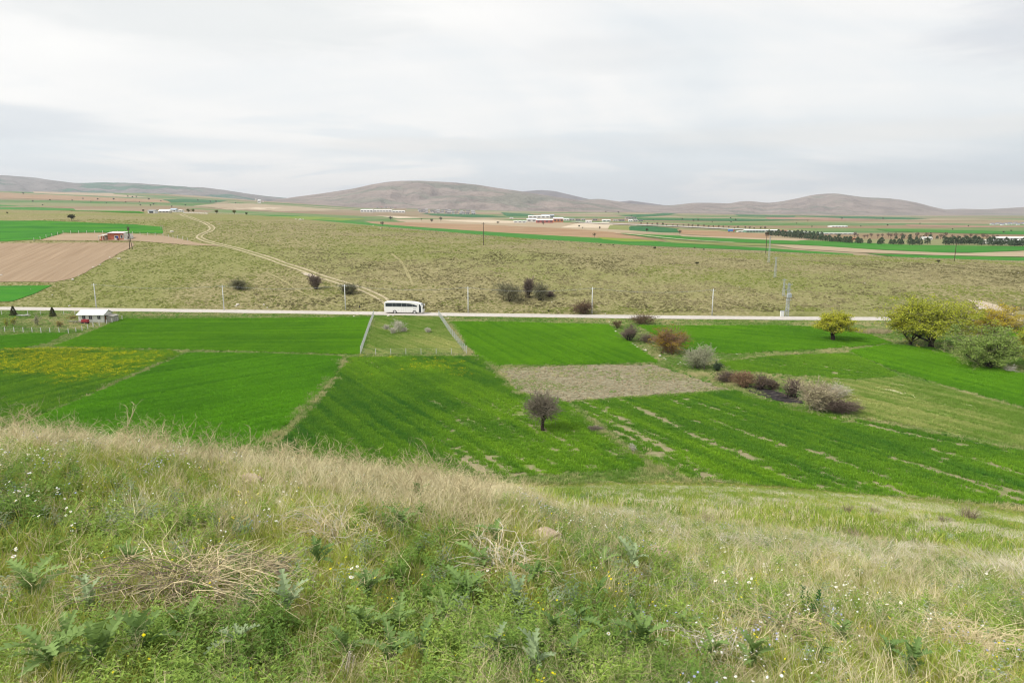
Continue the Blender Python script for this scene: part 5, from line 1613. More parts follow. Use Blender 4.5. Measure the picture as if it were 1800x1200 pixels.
apron = [(41, 342), (61, 334), (109, 335), (88, 353), (58, 356), (127, 354), (146, 351), (160, 356), (172, 352), (187, 358), (221, 357), (233, 348), (247, 362), (245, 357), (262, 352), (265, 363), (270, 361), (302, 365), (326, 362), (225, 347), (136, 338), (370, 356), (240, 347.5), (380, 356), (414, 358), (75, 362), (200, 352), (283, 355), (348, 354)]
for k, (u, v) in enumerate(apron):
    far_tree('distant_tree', 'leafy', L_fdk, u, v, rs.uniform(2.2, 3.6), 'tiny dark tree dotted over the far left slopes', 'trees dotted over the far left slopes', 1.2, seed=k)
plain_dots = [(1148, 388), (1199, 386.5), (1219, 389.5), (1227, 388.5), (1252, 392), (1284, 385), (1285, 392), (1293, 388.5), (1400, 394), (1427, 400), (1480, 386), (1513, 399), (1552, 386), (1560, 397.5), (1617, 394.5), (1636, 411.5), (1674, 405), (1702, 398.5), (1764, 410), (1777, 407.5), (1420, 389), (1087, 375), (1065, 374), (1110, 381)]
for k, (u, v) in enumerate(plain_dots):
    far_tree('distant_tree', 'leafy', L_fdk, u, v, rs.uniform(2.2, 3.6), 'tiny dark tree dotted over the far right plain', 'trees dotted over the far right plain', 1.2, seed=k)
# small dark bushes on the hill brow
for k, (u, v, h, lab) in enumerate(((1151, 438.5, 5, 'small dark bush on the hill brow right of centre'), (1221, 437, 3, 'tiny dark bush on the brow farther right'), (1225, 466, 6, 'small brown bush on the upper slope'),
        (1056, 432, 3, 'tiny dark clump on the brow, left one'), (1078, 432, 2.5, 'tiny dark clump on the brow beside another'), (1649, 462.5, 6, 'small dark bush on the brow left of the right wooden pole'),
        (1237, 440, 3, 'tiny bush on the brow below the long green strip'), (964, 548, 4, 'tiny dark weed above the road right of the bush clump'))):
    far_tree('brow_bush', 'leafy', L_fdk, u, v, h, lab, aspect=1.5, far=False, seed=k)

# buildings
F_white = flat_mat('far_white_wall', (.70, .69, .66), .8, .1, var=.08, scale=.3); F_pale = flat_mat('far_pale_wall', (.52, .48, .43), .8, .1, var=.12, scale=.3); F_grey = flat_mat('far_grey_wall', (.34, .33, .33), .8, .1, var=.12, scale=.3)
F_roofw = flat_mat('far_white_roof', (.80, .80, .79), .6, .2, var=.04, scale=.2); F_roofd = flat_mat('far_dark_roof', (.13, .12, .13), .7, .2, var=.2, scale=.3); F_roofr = flat_mat('far_red_roof', (.36, .13, .09), .7, .2, var=.2, scale=.3)
F_redw = flat_mat('far_red_wall', (.42, .12, .10), .8, .1, var=.12, scale=.3); F_blue = flat_mat('far_blue_roof', (.16, .19, .33), .6, .2, var=.2, scale=.3); F_roofg = flat_mat('far_grey_blue_roof', (.40, .48, .55), .6, .3, var=.08, scale=.2)
F_green = flat_mat('far_green_wall', (.20, .33, .24), .8, .1, var=.1, scale=.3); F_org = flat_mat('far_orange_wall', (.48, .20, .09), .8, .1, var=.15, scale=.3)
def far_building(name, u0, u1, v, hpx, wall, roof, lab, depth=.6, cat='building', group=None, openings=3, pitch=.25, far=True, rz=0.0, detail=True):
    a = Vector(P_far((u0 + u1) / 2, v)[0]) if far else P1((u0 + u1) / 2, v, 200)
    L = (u1 - u0) / FPX * a.y; H = hpx / FPX * a.y
    D = max(depth * L if depth < 3 else depth, 5.0); D = min(D, 40)
    wh = H * (1 - pitch)
    r = empty(name, a + Vector((0, 0, .2)), rz); tag(r, lab, cat, group)
    MB().box(-L / 2, L / 2, 0, D, -2.0, wh).build('wall', wall, r)
    ov = min(.5, L * .03)
    MB().prismx([(-ov, wh), (D / 2, H), (D + ov, wh), (D + ov, wh - .15), (-ov, wh - .15)], -L / 2 - ov, L / 2 + ov).build('roof', roof, r)
    if detail:
        for k in range(openings):
            x = -L / 2 + L * (k + .5) / openings; w = L / openings * .28
            MB().box(x - w, x + w, -.12, .1, wh * (.35 if openings != 1 else 0.02), wh * .75).build('window' if openings > 1 else 'door', H_dark, r)
    return r
far_building('barn', 634, 655, 373.5, 5.5, F_white, F_roofw, 'white barn with a rounded end, left one of the long white row', openings=4)
far_building('barn', 657, 688, 373, 4.2, F_white, F_roofw, 'long low white barn in the middle of the white row', depth=18, openings=6)
far_building('barn', 690, 711, 374, 3.6, F_white, F_roofw, 'low white barn at the right end of the white row', depth=18, openings=4)
for k in range(10): far_building('village_house', 657 + k * 4 + rs.uniform(-1, 1), 660 + k * 4 + rs.uniform(0, 1), 366.5 + rs.uniform(-1, 1), 2.3, (F_pale, F_grey)[k % 2], (F_roofd, F_roofr)[k % 3 == 0], 'tiny house of the hamlet above the long white barns', group='houses above the white barns', cat='house', detail=False)
for k in range(30):
    u = 735 + (k % 15) * 6.6 + rs.uniform(-2, 2); v = 371 + (k // 15) * 3.2 + (k % 15) * .22 + rs.uniform(-.7, .7)
    far_building('village_house', u, u + rs.uniform(4, 7), v, rs.uniform(3.2, 4.4), (F_white, F_pale, F_grey)[k % 3], (F_roofd, F_roofd, F_grey)[k % 3], 'small dark-roofed house of the village left of the factory', group='houses of the village left of the factory', cat='house', detail=k > 14, openings=2, pitch=.45)
far_building('factory_hall', 929, 966, 384, 5.2, F_white, F_roofw, 'long white factory hall behind the red one', depth=30, openings=5)
far_building('factory_hall', 952, 974, 383, 5.5, F_grey, F_roofg, 'factory hall with a blue-grey roof beside the white one', depth=25, openings=3)
far_building('factory_hall', 943, 972, 392, 6.5, F_redw, F_roofw, 'red-fronted factory hall with dark openings and a white roof', depth=25, openings=4)
far_building('factory_hall', 973, 990, 391, 8.5, F_org, F_roofw, 'orange brick factory block at the right end', depth=20, openings=3)
far_building('shed', 926, 943, 390, 5.5, F_white, F_roofw, 'white open shed left of the red factory hall', openings=2)
far_building('shed', 903, 925, 392, 3.5, F_white, F_roofw, 'low white shed at the left end of the factory yard', openings=3)
far_building('shed', 896, 902, 384.5, 2.0, F_white, F_roofw, 'tiny white hut left of the factory', openings=1)
for k, (u0, u1, v, h) in enumerate(((991, 1000, 388, 4), (1001, 1010, 388, 4), (1012, 1020, 388.5, 3.5), (1030, 1040, 391, 3.5), (1022, 1029, 388, 3), (1042, 1050, 388, 3), (1059, 1073, 390, 4), (1078, 1086, 389, 3), (1088, 1098, 389, 3), (1105, 1112, 390, 4), (1114, 1121, 390, 4), (1123, 1130, 389.5, 3))):
    far_building('roadside_building', u0, u1, v, h, (F_white, F_pale, F_grey)[k % 3], (F_roofw, F_grey, F_roofd)[k % 3], 'small pale building along the highway right of the factory', group='buildings along the highway', openings=2)
far_building('warehouse', 1100, 1119, 385, 3.0, F_pale, F_roofd, 'long warehouse with a dark purple roof above the highway', openings=4, depth=20)
far_building('shed', 1297, 1311, 408.5, 2.4, F_white, F_roofw, 'low white shed left of the green-walled greenhouse', openings=2)
far_building('greenhouse', 1312, 1344, 409, 5.0, F_green, F_roofw, 'long green-walled shed with a bright white roof', openings=6, depth=14)
far_building('shed', 1345, 1368, 408, 4.0, F_pale, F_roofw, 'pale shed just right of the green-walled one', openings=3, depth=12)
far_building('shed', 1396, 1421, 412, 3.6, F_pale, F_roofw, 'pale shed behind the left end of the windbreak', openings=3, depth=12)
far_building('farmhouse', 1369, 1384, 409, 4.2, F_pale, F_roofr, 'red-roofed farmhouse behind the left end of the windbreak', openings=3)
far_building('shed', 1441, 1506, 412.5, 2.6, F_pale, F_roofw, 'long low pale roof behind the windbreak', openings=8, depth=12)
far_building('wall_building', 1489, 1506, 422, 3.8, F_org, F_org, 'orange brick building seen through the windbreak gap', openings=2, pitch=.1)
far_building('house', 1623, 1639, 421.5, 4.5, F_white, F_roofw, 'white house among the leafless trees', openings=3)
far_building('barn', 1757, 1835, 423, 6.0, F_white, F_roofw, 'rear long white barn at the right edge', openings=9, depth=16)
far_building('barn', 1745, 1838, 430, 8.5, F_white, F_roofw, 'front long white barn at the right edge', openings=10, depth=16)
far_building('barn', 1462, 1490, 399.5, 2.8, F_white, F_roofw, 'long white barn alone on the far green plain', openings=5, depth=18)
for k in range(14):
    u = 1742 + k * 4.6; far_building('town_house', u, u + 5, 396 + rs.uniform(-1.2, .6) - k * .12, rs.uniform(2.0, 3.2), (F_white, F_pale)[k % 2], F_blue, 'tiny blue-roofed house of the town under the right hills', group='houses of the far right town', cat='house', detail=False)
for k in range(34):
    u = 448 + rs.rand() * 92; v = 356 - 3.0 * sstep(450, 500, u) - rs.uniform(0, 6) + (u > 510) * -1.5
    far_building('village_house', u, u + rs.uniform(1.8, 3.2), float(v), rs.uniform(1.5, 2.4), (F_white, F_pale, F_pale)[k % 3], (F_roofr, F_pale, F_roofd)[k % 3], 'tiny pale house of the hillside village left of centre', group='houses of the hillside village', cat='house', detail=False)
far_building('apartment_block', 453, 458, 357, 5.5, F_white, F_roofw, 'tall pale block at the left end of the hillside village', openings=2)
# the ridge farm
far_building('farm_shed', 260, 272, 375, 5.2, F_white, F_roofg, 'white shed with a dark doorway on the left ridge', far=False, openings=1, pitch=.2)
far_building('farm_house', 279, 297, 374.2, 5.5, F_pale, F_roofw, 'pale low farm house on the ridge by the track end', far=False, openings=3, pitch=.55)
far_building('farm_house', 299, 309, 373, 6.2, F_white, F_roofg, 'taller white farm house at the top of the track', far=False, openings=2, pitch=.4)
far_building('farm_shed', 310, 319, 373, 3.6, F_white, F_roofw, 'small white farm shed right of the taller house', far=False, openings=2)
def low_wall(u0, u1, v0, v1, lab):
    a, b = P1(u0, v0, 200), P1(u1, v1, 200)
    o = MB(); n = 26; rr = random.Random(3)
    for k in range(n):
        p, q = a.lerp(b, k / n), a.lerp(b, (k + .93) / n); h = rr.uniform(.6, 1.1)
        z = min(zt(p.x, p.y), zt(q.x, q.y)) - .3
        o.add([(p.x, p.y - .25, z), (q.x, q.y - .25, z), (q.x, q.y + .25, z), (p.x, p.y + .25, z), (p.x, p.y - .2, z + .3 + h), (q.x, q.y - .2, z + .3 + h), (q.x, q.y + .2, z + .3 + h), (p.x, p.y + .2, z + .3 + h)],
              [(3, 2, 1, 0), (4, 5, 6, 7), (0, 1, 5, 4), (1, 2, 6, 5), (2, 3, 7, 6), (3, 0, 4, 7)])
    tag(o.build('stone_wall', F_pale), lab, 'wall')
low_wall(322, 366, 374.5, 376, 'low pale stone wall along the ridge right of the farm')
# highway on the plain and a lorry beside it
q = P_far([1010, 1060, 1120, 1180, 1250, 1345, 1420], [391.5, 393.8, 396.3, 398.6, 402.0, 406.5, 410])
M_hw = flat_mat('highway_surface', (.50, .49, .48), .9, .1, var=.06, scale=.05)
strip('highway', [(a, b) for a, b in q[:, :2]], 26.0, 1.9, M_hw, 'pale highway crossing the plain right of the factory', step=30.0, zf=plain_z)
q = P_far([1080, 1110, 1165, 1220, 1290], [411, 413.5, 420, 425.5, 429])
strip('farm_track', [(a, b) for a, b in q[:, :2]], 5.0, 1.8, FP_, 'pale thin farm track beside the wide green field', step=20.0, zf=plain_z)
def lorry(u, v, lab, cabm, boxm):
    p = Vector(P_far(u, v)[0]); r = empty('lorry', p + Vector((0, 0, 1.6))); tag(r, lab, 'lorry')
    MB().box(-4.5, 2.6, -1.25, 1.25, 1.0, 3.9).build('cargo_box', boxm, r, bevel=.08)
    c = MB().prism([(2.75, .7), (5.0, .7), (5.0, 1.9), (4.7, 3.0), (2.75, 3.1)], -1.2, 1.2).build('cab', cabm, r, bevel=.08)
    MB().prism([(4.99, 1.95), (5.02, 1.95), (4.74, 2.9), (4.70, 2.9)], -1.05, 1.05).build('windscreen', H_dark, c)
    MB().box(-4.5, 4.6, -.5, .5, .7, 1.0).build('chassis', B_black, r)
    for x in (-3.6, -2.4, 3.9):
        for s in (-1, 1): MB().tube((x, s * 1.22, .5), (x, s * .9, .5), .5, n=12).build('wheel', B_black, r)
lorry(1285, 409.5, 'small blue lorry parked by the far highway', F_redw, flat_mat('lorry_blue', (.08, .22, .55), .5, .3))

# ------------------------------------------------------------------ stones
M_stone = flat_mat('pale_stone', (.56, .52, .45), .9, .1, var=.2, scale=2.5)
def stone_mesh(seed):
    rs2 = np.random.RandomState(seed)
    bm = bmesh.new(); bmesh.ops.create_icosphere(bm, subdivisions=2, radius=1)
    for v in bm.verts:
        d = np.array(v.co); k = 1 + .35 * (vnoise(d[0] * 1.6 + seed, d[1] * 1.6 + d[2] * 2.1, seed) - .5) + rs2.uniform(-.07, .07)
        v.co = Vector(d * k * np.array([1, .75, .55]))
    me = bpy.data.meshes.new('stone'); bm.to_mesh(me); bm.free(); me.materials.append(M_stone)
    return me
ST = [stone_mesh(s_) for s_ in range(5)]
def stone(u, v, wpx, lab, group=None, t0=60):
    p = P1(u, v, t0); r = wpx / 2 / FPX * (p.y * CPI - p.z * SP)
    o = bpy.data.objects.new('stone', ST[rs.randint(5)]); COL.objects.link(o)
    o.location = p + Vector((0, 0, r * .2)); o.scale = (r, r, r); o.rotation_euler = (0, 0, rs.rand() * 6)
    tag(o, lab, 'stone', group)
for (u, v, w) in ((128, 492, 6), (139, 485, 4), (164, 470, 4), (176, 466, 4), (193, 453, 4), (210, 455.5, 6), (206, 454, 3), (92, 519, 4), (54, 509, 3), (2, 484, 5), (122, 538, 5), (418, 536, 8), (415, 538, 5), (464, 536, 5), (470, 541, 4),
                  (538, 482, 5), (543, 484, 6), (385, 394, 2.5), (520, 386, 4), (528, 387, 6), (533, 386.5, 4), (502, 467, 3), (576, 437, 2.5), (489, 424, 2.5), (669, 402, 4), (656, 397, 3), (302, 408, 7), (970, 531.5, 3), (1064, 551.5, 3), (1020, 500, 2.5), (1300, 505, 2.5), (1520, 498, 3), (1785, 527, 3), (1790, 480, 2.5)):
    stone(u, v, w, *(('pale stone along the lower right edge of the brown ploughed field', 'stones along the ploughed field') if u < 215 and v > 450 and v < 500 else ('pale stone on the grass just above the road', 'stones above the road') if v > 505 else ('pale stone high on the steppe hill near the ridge', 'stones near the ridge') if v < 440 else ('pale stone halfway up the steppe hill', 'stones halfway up the hill')), 190)
stone(1722, 543, 7, 'larger left of two white boulders on the bare patch above the willows', None, 150); stone(1729, 542, 6, 'smaller right of two white boulders on the bare patch above the willows', None, 150)
for (u, v, w) in ((1112, 605, 5), (1116, 608, 6), (1120, 611, 5), (1130, 615, 6), (1135, 616, 6), (1160, 626, 7), (1167, 630, 5), (1170, 632, 4), (1196, 638, 5), (1192, 640, 4), (1082, 583, 5), (1090, 592, 4), (1295, 623, 5)):
    stone(u, v, w, 'pale tan stone in the ditch by the bush line', 'stones in the ditch')
for (u, v, w, lab) in ((683, 556, 7, 'left piece of white rubble at the road edge below the coach'), (691, 555.5, 5, 'right piece of white rubble at the road edge below the coach'), (622, 556.5, 5, 'white stone on the verge left of the fenced plot'), (783, 557, 6, 'pale rubble lump at the top of the right plot fence'), (788, 560, 5, 'second pale rubble lump along the right plot fence'),
                       (699, 576, 3, 'small white block under the largest dry shrub'), (1057, 726, 4, 'small white block on the right crop field'), (1480, 626, 4, 'white stone at the corner of the green meadow'), (1622, 622, 5, 'white stone below the largest willow'), (1697, 730, 4, 'white stone on the rough right meadow'), (1071, 566, 3, 'white speck of stone under the road verge')):
    stone(u, v, w, lab)
M_bare = ground_mat('bare_pale_earth', [(.3, (.34, .28, .20)), (.6, (.48, .41, .31)), (.8, (.56, .50, .40))], .7)
sheet('bare_earth', pix_poly([(1700, 528), (1725, 530), (1752, 537), (1768, 545), (1785, 554), (1750, 554), (1735, 547), (1715, 538)]), .22, 2.0, M_bare, .8, seed=130, label='bare pale earth patch on the hill above the willows')
sheet('bare_earth', pix_poly([(528, 480), (545, 481), (560, 487), (545, 488)]), .22, 2.0, M_bare, .6, seed=131, label='small bare pale patch beside the dirt track')
# ------------------------------------------------------------------ plants and mounds at the viewer's feet
L_thi = leaf_mat('thistle_leaf', (.25, .36, .11), (.11, .20, .06), .25)
L_thi2 = leaf_mat('thistle_pale_leaf', (.36, .45, .25), (.19, .27, .13), .2)
def thistle_leaf(seed, L=.30, lobes=7, w=.055):
    """a long arching leaf with toothed lobes either side of a raised midrib"""
    rs2 = np.random.RandomState(seed); V, F, S = [], [], []
    n = lobes * 4; out = []
    for i in range(n + 1):
        t = i / n; ph = (i % 4)
        env = w * (math.sin(math.pi * min(1, t * .9 + .08)) ** .7)
        k = (.40, .75, 1.08, .55)[ph] * rs2.uniform(.85, 1.15) if i < n else .05
        x = L * t + (.012 if ph == 2 else 0); z = .10 * L + L * .75 * t - L * .55 * t * t
        out.append((x, env * k, z))
    for s in (-1, 1):
        b0 = len(V)
        for (x, y, z) in out:
            V += [(x, 0, z), (x, s * y, z + y * .45 + rs2.uniform(-.006, .006))]; S += [.75, .35]
        for i in range(n):
            f = (b0 + 2 * i, b0 + 2 * i + 2, b0 + 2 * i + 3, b0 + 2 * i + 1); F.append(f if s > 0 else f[::-1])
    return np.array(V), F, S
THL = []
for s_ in range(5):
    V, F, S = thistle_leaf(s_, L=(.22, .26, .30, .34, .20)[s_], w=(.042, .05, .055, .05, .045)[s_])
    for mt in (L_thi, L_thi2):
        o = mesh_obj('leaf', V, F, mt, link=False, attrs={'shade': S}); THL.append(o.data)
rs = np.random.RandomState(4)
th = [(650, 1065), (700, 1125), (782, 1105), (745, 1165), (848, 1010), (905, 1085), (975, 1140), (1000, 1180), (940, 1195), (1050, 1060), (1110, 1105), (1130, 1160), (870, 1165), (420, 1160), (330, 1120), (250, 1160), (120, 1150), (90, 1190), (180, 1180), (560, 1000), (505, 1085), (610, 1170),
      (1440, 1175), (1480, 1140), (1600, 1185), (1560, 1165), (705, 930), (735, 885), (1110, 1005), (1060, 1000), (230, 1005), (1250, 1170), (1320, 1185), (870, 960), (640, 1130), (820, 1060), (940, 1035), (1015, 1110), (690, 1185), (1200, 1120), (60, 1060), (160, 1085)]
for k, (u, v) in enumerate(th):
    p = P1(u, v, .8)
    r = empty('thistle_plant', p, rs.rand() * 6.28)
    tag(r, 'grey-green thistle with long lobed leaves in the foreground grass', 'thistle', 'thistles in the foreground grass')
    sc = rs.uniform(.45, .8) * (.85 if p.y < 2.6 else 1.15)
    pale = int(rs.rand() < .25)
    for j in range(rs.randint(7, 11)):
        o = bpy.data.objects.new('leaf', THL[2 * rs.randint(5) + pale]); COL.objects.link(o); o.parent = r
        o.rotation_euler = (rs.uniform(-.2, .2), -rs.uniform(.0, 1.0), j * 2.4 + rs.uniform(-.3, .3)); k_ = sc * rs.uniform(.7, 1.15); o.scale = (k_, k_, k_)
        o.location = (0, 0, .03 + .01 * j)
def arch_bush(name, u, v, wpx, n, lab, mat_, seed, h=.5, thick=.0035, low=.5, cat='bush'):
    """a collapsed dry bush: many arching, forked stems radiating from the root"""
    p = P1(u, v, .8); d = p.y * CPI - p.z * SP; w = wpx / FPX * d / 2
    r = empty(name, p); tag(r, lab, cat)
    rs2 = np.random.RandomState(seed); mb, mb2 = MB(), MB()
    for i in range(n):
        a = rs2.rand() * 6.28; L = w * rs2.uniform(.5, 1.1); hh = w * h * rs2.uniform(.25, 1.0) * (1 if rs2.rand() > low else .45)
        pr = np.array([rs2.randn() * w * .22, rs2.randn() * w * .22, 0]); q = pr
        bendy = rs2.uniform(-.5, .5); tgt = mb if i % 3 else mb2
        for s_ in range(1, 7):
            t = s_ / 6; aa = a + bendy * t + rs2.randn() * .06
            nx = pr + np.array([math.cos(aa) * L * t, math.sin(aa) * L * t * .9, hh * math.sin(math.pi * min(t * .75 + .05, 1)) + .015 + rs2.randn() * .008])
            nx[2] += float(zt(p.x + nx[0], p.y + nx[1])) - p.z
            tgt.tube(q if s_ > 1 else (q[0], q[1], float(zt(p.x + q[0], p.y + q[1])) - p.z), nx, thick * (1.15 - .6 * t), thick * (1.0 - .6 * t), n=3, cap=False)
            if s_ in (3, 4, 5) and rs2.rand() < .6:
                e = nx + np.array([math.cos(aa + rs2.choice([-1, 1]) * .7), math.sin(aa + rs2.choice([-1, 1]) * .7), rs2.uniform(-.1, .6)]) * L * .28
                tgt.tube(nx, e, thick * .6, thick * .3, n=3, cap=False)
            q = nx
    mb.build('stems', mat_[0], r); mb2.build('old_stems', mat_[1], r)
    return r
T_str = bark_mat('dead_stem_straw', (.62, .52, .32)); T_gry = bark_mat('dead_stem_grey', (.22, .175, .13)); T_wht = bark_mat('dead_stem_white', (.62, .58, .50))
arch_bush('dead_bush', 330, 1035, 380, 210, 'wide collapsed dead bush of tan arching stems at the lower left', (T_str, T_gry), 1, h=.36)
arch_bush('dead_bush', 470, 1010, 170, 90, 'small dead twig tangle at the right end of the wide dead bush', (T_str, T_gry), 2, h=.4)
arch_bush('dead_bush', 890, 1010, 200, 70, 'straw-coloured tangle of dry stems in the middle of the near slope', (T_str, T_wht), 3, h=.75, thick=.003)
arch_bush('dead_bush', 1390, 1120, 230, 110, 'dry straw tangle at the lower right of the near slope', (T_str, T_gry), 4, h=.45, thick=.0028)
arch_bush('dead_bush', 590, 950, 170, 90, 'dry stem tangle right of the wide dead bush', (T_str, T_wht), 5, h=.7, thick=.003)
arch_bush('dead_bush', 1700, 1140, 260, 130, 'curling golden dry stems at the lower right corner', (T_str, T_str), 6, h=.45, thick=.0028)
arch_bush('dead_bush', 1240, 1150, 160, 70, 'pale dry stems left of the lower right tangle', (T_wht, T_str), 7, h=.7, thick=.0028)
# grey tussock heaps farther down the slope
for k, (u, v, w, lab) in enumerate(((1245, 922, 34, 'pale conical tuft of dead grass left of centre on the lower slope'), (1703, 914, 46, 'brown conical heap of dead grass near the field edge at the right'), (1659, 920, 26, 'small grey dead tuft left of the brown conical heap'),
                                  (1490, 902, 30, 'pale dead tuft under the field edge right of centre'), (1537, 906, 26, 'pale dead tuft next to another under the field edge'), (1500, 948, 40, 'grey flattened dead tuft on the lower slope'))):
    p = P1(u, v, 2); d = p.y * CPI - p.z * SP; w_ = w / FPX * d
    o = blades('dead_tuft', 170, w_ * .22, (w_ * .45, w_ * .8), w_ * .02, blade_mat('dead_tuft_%d' % k, (.46, .40, .29), (.30, .25, .17), .1) if k == 0 else DT, 900 + k, lean=.55, bend=.8, segs=3)
    if k == 0: DT = o.data.materials[0]
    COL.objects.link(o); o.location = p; tag(o, lab, 'grass tuft')
# earth mounds
M_earth = ground_mat('mole_earth', [(.3, (.30, .23, .16)), (.55, (.45, .36, .26)), (.75, (.56, .46, .35))], 14, bump=.8)
for (u, v, w, h, lab) in ((958, 950, 62, 22, 'crumbly pale earth mound in the middle of the near slope'), (1155, 980, 56, 22, 'smooth pale earth mound right of the middle one'), (440, 848, 46, 14, 'pinkish earth mound high on the left of the near slope')):
    p = P1(u, v, 1.5); d = p.y * CPI - p.z * SP; wr = w / 2 / FPX * d
    bm = bmesh.new(); bmesh.ops.create_icosphere(bm, subdivisions=4, radius=1)
    for vv in bm.verts:
        q = vv.co; k = 1 + .5 * (fbm(q.x * 3 + u, q.y * 3 + q.z * 2.2, 8, 4) - .5); vv.co = Vector((q.x * wr * k, q.y * wr * .9 * k, q.z * wr * .55 * k))
    me = bpy.data.meshes.new('earth_mound'); bm.to_mesh(me); bm.free(); me.materials.append(M_earth)
    o = bpy.data.objects.new('earth_mound', me); COL.objects.link(o); o.location = p + Vector((0, 0, wr * .12)); tag(o, lab, 'earth mound')
# broken pale stalks
for (u, v, h, n, lab) in ((1098, 1095, 60, 3, 'cluster of thick broken white stalks right of centre'), (605, 1195, 60, 4, 'whitish broken stalks at the bottom edge left of centre'), (1760, 850, 0, 0, '')):
    if n == 0: continue
    p = P1(u, v, .8); d = p.y * CPI - p.z * SP; H = h / FPX * d
    r = empty('dead_stalks', p); tag(r, lab, 'dead stalks')
    for k in range(n):
        MB().tube((k * .02 - .03, 0, -.02), (k * .03 - .03 + rs.uniform(.0, .05), rs.uniform(-.03, .03), H * rs.uniform(.6, 1.1)), .0055, .004, n=5).build('stalk', T_wht, r)
# dark green spurge
p = P1(1412, 1085, .8)
r = empty('spurge_plant', p); tag(r, 'dark green bushy spurge among the dry grass at the right', 'plant')
L_sp = leaf_mat('spurge_leaf', (.055, .15, .03), (.02, .075, .018), .2)
for k in range(9):
    a = rs.rand() * 6.28; q = .12 * math.sqrt(rs.rand())
    V, F, S = [], [], []
    hh = rs.uniform(.14, .24); ln = np.array([math.cos(a), math.sin(a), 0]) * .35
    for j in range(60):
        t = rs.rand() ** .6; c = ln * hh * t + np.array([0, 0, hh * t]); az = rs.rand() * 6.28
        o_ = unit(np.array([math.cos(az), math.sin(az), .5])) * .032; s_ = unit(np.cross(o_, [0, 0, 1])) * .005
        b0 = len(V); V += [c, c + o_ * .5 + s_, c + o_, c + o_ * .5 - s_]; F.append((b0, b0 + 1, b0 + 2, b0 + 3)); S += [rs.rand()] * 4
    o = mesh_obj('shoot', np.array(V), F, L_sp, r, attrs={'shade': S}); o.location = (math.cos(a) * q, math.sin(a) * q, 0)
rng = np.random.RandomState(77)
def in_poly_points(poly, dens):
    q = np.array(poly); x0, y0 = q.min(0); x1, y1 = q.max(0)
    sp_ = dens ** -.5
    gx, gy = np.meshgrid(np.arange(x0, x1, sp_), np.arange(y0, y1, sp_))
    x = gx.ravel() + rng.uniform(-.5, .5, gx.size) * sp_; y = gy.ravel() + rng.uniform(-.5, .5, gx.size) * sp_
    k = inside(x, y, poly)
    return x[k], y[k]

# ---- crops on the fields
for ci_, mats_ in enumerate((MW, MW2, MC, MG)):
    key = 'crop_protos_%d' % ci_
    ob = []
    for s_ in range(4):
        hgt = (.26, .44) if ci_ != 2 else (.16, .42)
        ob.append(blades('crop_clump', 60, .46, hgt, .07 if ci_ != 3 else .06, mats_[1], 100 + ci_ * 10 + s_, lean=.30, bend=.7, segs=2))
    proto_set(key, ob)
CROPKEY = {MW[1].name: 'crop_protos_0', MW2[1].name: 'crop_protos_1', MC[1].name: 'crop_protos_2', MG[1].name: 'crop_protos_3'}
for poly, tone, bare, mat_, h, dens, sd in CROPS:
    x, y = in_poly_points(poly, dens * 1.55)
    b = bare(x, y)
    k = rng.rand(len(x)) > b * 1.05
    k &= (x > -150) & (x < 215)
    x, y = x[k], y[k]
    pts = np.column_stack([x, y, zt(x, y) + .05])
    scatter('crop_plants', pts, CROPKEY[mat_.name], None, rng, scl=rng.uniform(.7, 1.15, len(x)) * h / .32, tone=tone(x, y), tilt=.06)

# ---- mustard flowers
M_yel, ynt, yb = new_mat('mustard_yellow', .7, .1); yb.inputs['Base Color'].default_value = (.78, .68, .01, 1)
def flower_clump(seed):
    rs = np.random.RandomState(seed); V, F = [], []
    for k in range(22):
        c = np.array([rs.randn() * .3, rs.randn() * .3, .42 + rs.rand() * .22])
        e1 = rs.randn(3); e1 /= np.linalg.norm(e1); e2 = np.cross(e1, rs.randn(3)); e2 /= np.linalg.norm(e2)
        r_ = rs.uniform(.018, .04); b0 = len(V)
        V += [c - e1 * r_, c + e2 * r_, c + e1 * r_, c - e2 * r_]; F.append((b0, b0 + 1, b0 + 2, b0 + 3))
    return mesh_obj('mustard_clump', np.array(V), F, M_yel, link=False)
proto_set('mustard_protos', [flower_clump(s_) for s_ in range(4)])
xs_, ys_ = [], []
for poly, dn, box in ((CROPS[2][0], 2.2, None), (CROPS[4][0], 1.6, None)):
    x, y = in_poly_points(poly, dn)
    u, v = to_pix(x, y, zt(x, y))
    n_ = fbm(x / 9 + 3, y / 5, 91, 3) * .6 + fbm((x * .8 + y * .6) / 10, (y * .8 - x * .6) / 2.2, 92, 2) * .4
    if dn > 2: d_ = sstep(.53, .66, n_ + .16 * sstep(690, 625, v) - .12 * sstep(655, 690, v)) * sstep(330, 250, u)
    else: d_ = sstep(.50, .66, n_) * sstep(672, 640, v) * sstep(610, 650, u) * sstep(850, 780, u) * .8
    k = rng.rand(len(x)) < d_
    xs_.append(x[k]); ys_.append(y[k])
x = np.concatenate(xs_); y = np.concatenate(ys_)
scatter('mustard_flowers', np.column_stack([x, y, zt(x, y)]), 'mustard_protos', 'yellow mustard flowers among the green crop', rng, scl=rng.uniform(.8, 1.4, len(x)))

